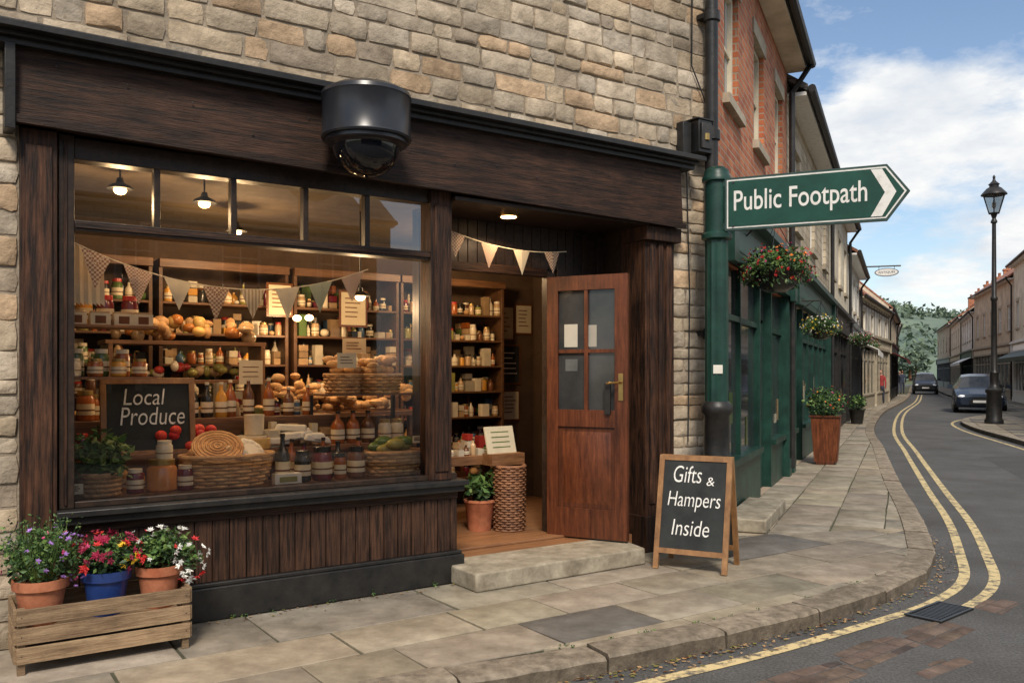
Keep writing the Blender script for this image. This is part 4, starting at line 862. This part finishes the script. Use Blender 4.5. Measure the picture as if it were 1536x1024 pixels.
x,y=wallpt(14.6,.42); m=MB(); m.T=Matrix.Translation((x,y,0))@Matrix.Rotation(math.atan2(1,.45),4,'Z')
m.hexa([(-.17,-.17,0.04),(.17,-.17,.04),(.17,.17,.04),(-.17,.17,.04),(-.22,-.22,.78),(.22,-.22,.78),(.22,.22,.78),(-.22,.22,.78)],doorW,1.5)
for q in (-.17,-.06,.06,.17): m.hexa([(q*.75-.03,-.185,.04),(q*.75+.03,-.185,.04),(q*.75+.03,-.17,.04),(q*.75-.03,-.17,.04),(q-.035,-.235,.78),(q+.035,-.235,.78),(q+.035,-.22,.78),(q-.035,-.22,.78)],doorW,1.2)
m.box(-.24,.24,-.24,.24,.78,.81,doorW)
for q in(-.14,.14): m.box(q-.03,q+.03,-.14,.14,0,.04,doorW)
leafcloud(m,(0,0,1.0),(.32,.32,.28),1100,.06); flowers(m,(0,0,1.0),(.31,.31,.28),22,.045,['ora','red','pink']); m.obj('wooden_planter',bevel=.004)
x,y=wallpt(26,.35); m=MB(); m.lathe(x,y,0,[(.16,0),(.22,.4),(.24,.42)],blackP,14); leafcloud(m,(x,y,.62),(.25,.25,.28),400,.08); m.obj('potted_shrub')
x,y=wallpt(9.0,.22); m=MB(); m.T=Matrix.Translation((x,y,0))@Matrix.Rotation(math.atan2(1,.45),4,'Z'); m.box(-.8,.7,-.2,.2,0,.13,stepM); m.obj('stone_doorstep',bevel=.015)
lampgl=GLASS('lantern_glass',3,(.8,.82,.82))
def lampost(x,y,h):
    m=MB(); m.lathe(x,y,-.005,[(.26,0),(.26,.1),(.22,.16),(.20,.9),(.24,.95),(.24,1.02),(.13,1.12),(.11,1.2),(.11,1.5),(.13,1.53),(.09,1.6),(.075,h*.5),(.10,h*.5+.03),(.10,h*.5+.1),(.07,h*.5+.15),(.055,h-1.35),(.09,h-1.33),(.09,h-1.28),(.05,h-1.2),(.1,h-1.05)],blackP,20)
    z=h-1.05; 
    for i in range(6):
        a=math.pi/3*i; b=a+math.pi/3; p=lambda r,zz,t:(x+r*math.cos(t),y+r*math.sin(t),zz)
        m.tube([p(.15,z,a),p(.32,z+.55,a)],.016,blackP,5); m.tube([p(.32,z+.55,a),p(.32,z+.55,b)],.02,blackP,5); m.tube([p(.15,z,a),p(.15,z,b)],.016,blackP,5)
        m.face([p(.145,z,a),p(.145,z,b),p(.312,z+.55,b),p(.312,z+.55,a)],lampgl)
    m.lathe(x,y,z+.55,[(.36,0),(.35,.03),(.2,.2),(.13,.24),(.13,.3),(.16,.31),(.05,.42),(.03,.5),(.045,.53),(.01,.6)],blackP,18)
    m.ell((x,y,z+.25),(.06,.06,.12),whiteP)
    m.obj('street_lamp')
lampost(14.46,26,7.35)
x,y=wallpt(36,1.0); wx,wy=wallpt(36,0); m=MB(); z=5.65; m.tube([(wx-.5,wy,z+.25),(x+.5,y-.2,z+.25)],.03,blackP); m.T=Matrix.Translation((x,y,z))@Matrix.Rotation(math.radians(-24),4,'Z')
m.vprism([(.46*math.cos(t*math.pi/12),.17*math.sin(t*math.pi/12)) for t in range(24)],-.03,.03,greyP); m.vprism([(.42*math.cos(t*math.pi/12),.14*math.sin(t*math.pi/12)) for t in range(24)],-.035,-.031,whiteP); m.text('ANTIQUES',-.32,.32,-.05,.05,-.038,P['dark'])
m.box(-.3,-.28,-.01,.01,.12,.25,blackP); m.box(.28,.3,-.01,.01,.12,.25,blackP); m.obj('hanging_shop_sign')
headl=M('headlamp',(.8,.82,.85),.1); alloy=M('alloy_wheel',(.4,.4,.42),.3,metal=.7)
def car(name,x,y,ang,body,k=1.0,hk=1.0):
    m=MB(); m.T=frame(x,y,ang,-.10)@Matrix.Diagonal((k,k,k*hk,1))
    S=[(0,.66,.32,.52,.60,.56),(.12,.80,.22,.62,.70,.66),(.6,.86,.2,.76,.82,.70),(1.1,.88,.2,.86,.93,.70),(1.8,.89,.2,.92,1.36,.60),(2.5,.89,.2,.94,1.45,.58),(3.2,.88,.2,.95,1.38,.57),(3.85,.85,.24,.96,1.05,.62),(4.15,.76,.3,.8,.86,.62)]
    rings=[]
    for (xx,w_,zb,bt,zt,wt) in S: rings.append([(xx,-w_*.92,zb),(xx,-w_,(zb+bt)/2),(xx,-w_*.96,bt),(xx,-wt,zt-.02),(xx,-wt*.5,zt+.02),(xx,wt*.5,zt+.02),(xx,wt,zt-.02),(xx,w_*.96,bt),(xx,w_,(zb+bt)/2),(xx,w_*.92,zb)])
    n=10
    for i in range(len(rings)-1):
        for j in range(n):
            j2=(j+1)%n; top=j in (3,4,5); side=j in (2,6)
            g=(side and 3<=i<=6) or (top and i in (3,6))
            m.add([rings[i][j],rings[i+1][j],rings[i+1][j2],rings[i][j2]],[(0,1,2,3)],darkG if g else body,1,True)
    m.add(rings[0],[tuple(range(n))],body); m.add(rings[-1],[tuple(range(n))[::-1]],body)
    m.box(-.03,.02,-.35,.35,.36,.50,P['dark']); m.box(-.04,.0,-.26,.26,.52,.60,P['dark']); m.box(-.045,-.03,-.24,.24,.40,.49,whiteP)
    for sg in (-1,1):
        m.ell((.12,sg*.60,.62),(.10,.15,.07),headl,10); m.box(.03,.09,sg*.55-.08,sg*.55+.08,.3,.37,P['dark']); m.box(1.25,1.42,sg*.98-.09,sg*.98+.09,.92,1.06,body)
        for xx in (.8,3.3):
            T=m.T; m.T=T@Matrix.Translation((xx,sg*.80,.32))@Matrix.Rotation(math.pi/2,4,'X'); m.lathe(0,0,-.1,[(.22,0),(.31,.02),(.31,.19),(.22,.2)],P['dark'],20); m.lathe(0,0,-.105,[(.19,0),(.19,.21)],alloy,14); m.T=T
    m.obj(name)
carB=M('dark_blue_car_paint',(.012,.02,.035),.2,c2=(.02,.032,.055)); carK=M('black_car_paint',(.015,.015,.017),.2)
car('parked_car',18.7,34.6,math.radians(64),carB,1.08); car('car',31.5,66,math.radians(66),carK,1.0,1.15)
def person(x,y,ang,top,leg,h=1.7,step=.22):
    k=h/1.75
    V=[(0,0,.95),(0,0,1.15),(0,0,1.38),(0,0,1.50),(0,0,1.60),
       (.10,0,.90),(.11,step*.5,.50),(.11,step,.07),(.11,step+.16,.04),(-.10,0,.90),(-.11,-step*.2,.50),(-.11,-step,.09),(-.11,-step+.14,.04),
       (.19,0,1.40),(.24,-.06,1.13),(.25,.05,.88),(.25,.08,.78),(-.19,0,1.40),(-.24,.08,1.13),(-.25,.16,.90),(-.25,.19,.81)]
    E=[(0,1),(1,2),(2,3),(3,4),(0,5),(5,6),(6,7),(7,8),(0,9),(9,10),(10,11),(11,12),(2,13),(13,14),(14,15),(15,16),(2,17),(17,18),(18,19),(19,20)]
    rr=[.15,.14,.16,.06,.06,.10,.07,.045,.04,.10,.07,.045,.04,.065,.048,.036,.04,.065,.048,.036,.04]
    me=bpy.data.meshes.new('p'); me.from_pydata([(a*k,b*k,c*k) for a,b,c in V],E,[]); ob=bpy.data.objects.new('p',me); scene.collection.objects.link(ob)
    md=ob.modifiers.new('s','SKIN'); sv=me.skin_vertices[0].data
    for i,r in enumerate(rr): sv[i].radius=(r*k,r*k*(.7 if i<3 else 1)); 
    sv[0].use_root=True
    ob.modifiers.new('u','SUBSURF').levels=1
    dg=bpy.context.evaluated_depsgraph_get(); em=bpy.data.meshes.new_from_object(ob.evaluated_get(dg))
    m=MB(); co=[tuple(v.co) for v in em.vertices]
    for p in em.polygons:
        z=p.center.z/k; ax=abs(p.center.x)/k
        mt=skinM if z>1.5 or (z<.84 and ax>.19 and z>.7) else (P['dark'] if z<.1 else (leg if z<.93 and ax<.2 else top))
        m.add([co[i] for i in p.vertices],[tuple(range(len(p.vertices)))],mt,1,True)
    bpy.data.objects.remove(ob)
    m.ell((0,.01,1.66*k),(.075*k,.09*k,.115*k),skinM,14,1,10); m.ell((0,-.02*k,1.69*k),(.083*k,.09*k,.105*k),P['brown'],14,1,10); m.ell((0,.10*k,1.65*k),(.012,.018,.02),skinM,8)
    for s in (-1,1): m.ell((s*.03*k,.085*k,1.68*k),(.01,.008,.007),P['dark'],6); m.ell((s*.078*k,0,1.66*k),(.01,.02,.03),skinM,6)
    m.obj('pedestrian',matrix=frame(x,y,ang))
skinM=M('skin',(.45,.26,.18),.6); coatR=M('red_coat',(.30,.03,.03),.8); coatB=M('navy_coat',(.03,.04,.07),.8); jean=M('jeans',(.04,.05,.08),.8)
person(18.3,43.0,2.6,coatR,jean,1.65); person(28.9,64.2,-.4,coatB,jean); person(29.3,65.5,2.7,P['dark'],jean,1.65)

# ------------------------------------------------------------------ hills & distant trees
def hz(x,y):
    t=(y-230)/416; return 46*math.sin(max(0,min(1,t*1.25))*math.pi/2)*(.78+.22*math.sin(x*.012+.4)+.06*math.sin(x*.05))
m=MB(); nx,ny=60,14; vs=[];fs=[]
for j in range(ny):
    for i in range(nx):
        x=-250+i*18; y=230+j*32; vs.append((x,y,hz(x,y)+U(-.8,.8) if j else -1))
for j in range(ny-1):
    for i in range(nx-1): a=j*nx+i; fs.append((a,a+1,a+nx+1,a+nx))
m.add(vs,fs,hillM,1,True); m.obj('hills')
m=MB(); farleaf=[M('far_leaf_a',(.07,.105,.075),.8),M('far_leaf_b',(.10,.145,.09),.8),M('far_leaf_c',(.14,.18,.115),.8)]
for i in range(34):
    x=U(30,120); y=U(160,225); r=U(2.5,4.2); h=U(2.5,4.5)
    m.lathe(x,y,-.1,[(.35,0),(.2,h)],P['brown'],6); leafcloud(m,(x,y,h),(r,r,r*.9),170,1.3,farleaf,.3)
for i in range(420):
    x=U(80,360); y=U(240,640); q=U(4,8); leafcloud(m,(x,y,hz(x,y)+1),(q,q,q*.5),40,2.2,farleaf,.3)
m.obj('distant_trees')

# ------------------------------------------------------------------ world / sun / camera
el=math.radians(47); az=math.atan2(.06,-1.0)
wd_=bpy.data.worlds.new('World'); scene.world=wd_; wd_.use_nodes=True; nt=wd_.node_tree; L=nt.links; bg=nt.nodes['Background']
sky=nt.nodes.new('ShaderNodeTexSky'); sky.sky_type='NISHITA'; sky.sun_disc=False; sky.sun_elevation=el; sky.sun_rotation=az%(2*math.pi); sky.air_density=1.0; sky.dust_density=.8; sky.ozone_density=1.0
tc=nt.nodes.new('ShaderNodeTexCoord'); sp_=nt.nodes.new('ShaderNodeSeparateXYZ'); L.new(tc.outputs['Generated'],sp_.inputs[0])
az_=nt.nodes.new('ShaderNodeMath'); az_.operation='ADD'; az_.inputs[1].default_value=.40; L.new(sp_.outputs[2],az_.inputs[0])
dv=nt.nodes.new('ShaderNodeVectorMath'); dv.operation='DIVIDE'; L.new(tc.outputs['Generated'],dv.inputs[0]); cb=nt.nodes.new('ShaderNodeCombineXYZ'); 
for i in range(3): L.new(az_.outputs[0],cb.inputs[i])
L.new(cb.outputs[0],dv.inputs[1])
def noise(sc,det,ro,off=(0,0,0)):
    mp=nt.nodes.new('ShaderNodeMapping'); mp.inputs['Location'].default_value=off; mp.inputs['Scale'].default_value=(1,1,2.6); L.new(dv.outputs[0],mp.inputs[0])
    n=nt.nodes.new('ShaderNodeTexNoise'); n.inputs['Scale'].default_value=sc; n.inputs['Detail'].default_value=det; n.inputs['Roughness'].default_value=ro; L.new(mp.outputs[0],n.inputs['Vector']); return n
n1=noise(2.4,12,.60,(3.1,1.2,0)); cr=nt.nodes.new('ShaderNodeValToRGB'); cr.color_ramp.elements[0].position=.44; cr.color_ramp.elements[1].position=.565; L.new(n1.outputs['Fac'],cr.inputs[0])
n2=noise(4.0,8,.6,(.3,5,1)); cr2=nt.nodes.new('ShaderNodeValToRGB'); cr2.color_ramp.elements[0].position=.32; cr2.color_ramp.elements[1].position=.56; cr2.color_ramp.elements[0].color=(4.5,4.9,5.5,1); cr2.color_ramp.elements[1].color=(6.7,6.7,6.6,1); L.new(n2.outputs['Fac'],cr2.inputs[0])
mx=nt.nodes.new('ShaderNodeMix'); mx.data_type='RGBA'; L.new(cr.outputs[0],mx.inputs[0]); L.new(sky.outputs[0],mx.inputs[6]); L.new(cr2.outputs[0],mx.inputs[7])
L.new(mx.outputs[2],bg.inputs[0]); bg.inputs[1].default_value=.15
sl=bpy.data.lights.new('sun','SUN'); sl.energy=3.6; sl.angle=math.radians(14); sl.color=(1,.91,.79); so=bpy.data.objects.new('sun',sl); scene.collection.objects.link(so)
d=Vector((math.sin(az)*math.cos(el),math.cos(az)*math.cos(el),math.sin(el))); so.rotation_euler=d.to_track_quat('Z','Y').to_euler()
cam=bpy.data.cameras.new('camera'); cam.sensor_width=36; cam.lens=36*1300/1536; cam.shift_y=48/1536; cam.clip_end=3000; cam.clip_start=.05
co=bpy.data.objects.new('camera',cam); scene.collection.objects.link(co); co.location=(0,0,1.5); co.rotation_euler=(math.pi/2,0,0); scene.camera=co
scene.view_settings.view_transform='Standard'; scene.view_settings.look='None'; scene.view_settings.exposure=0
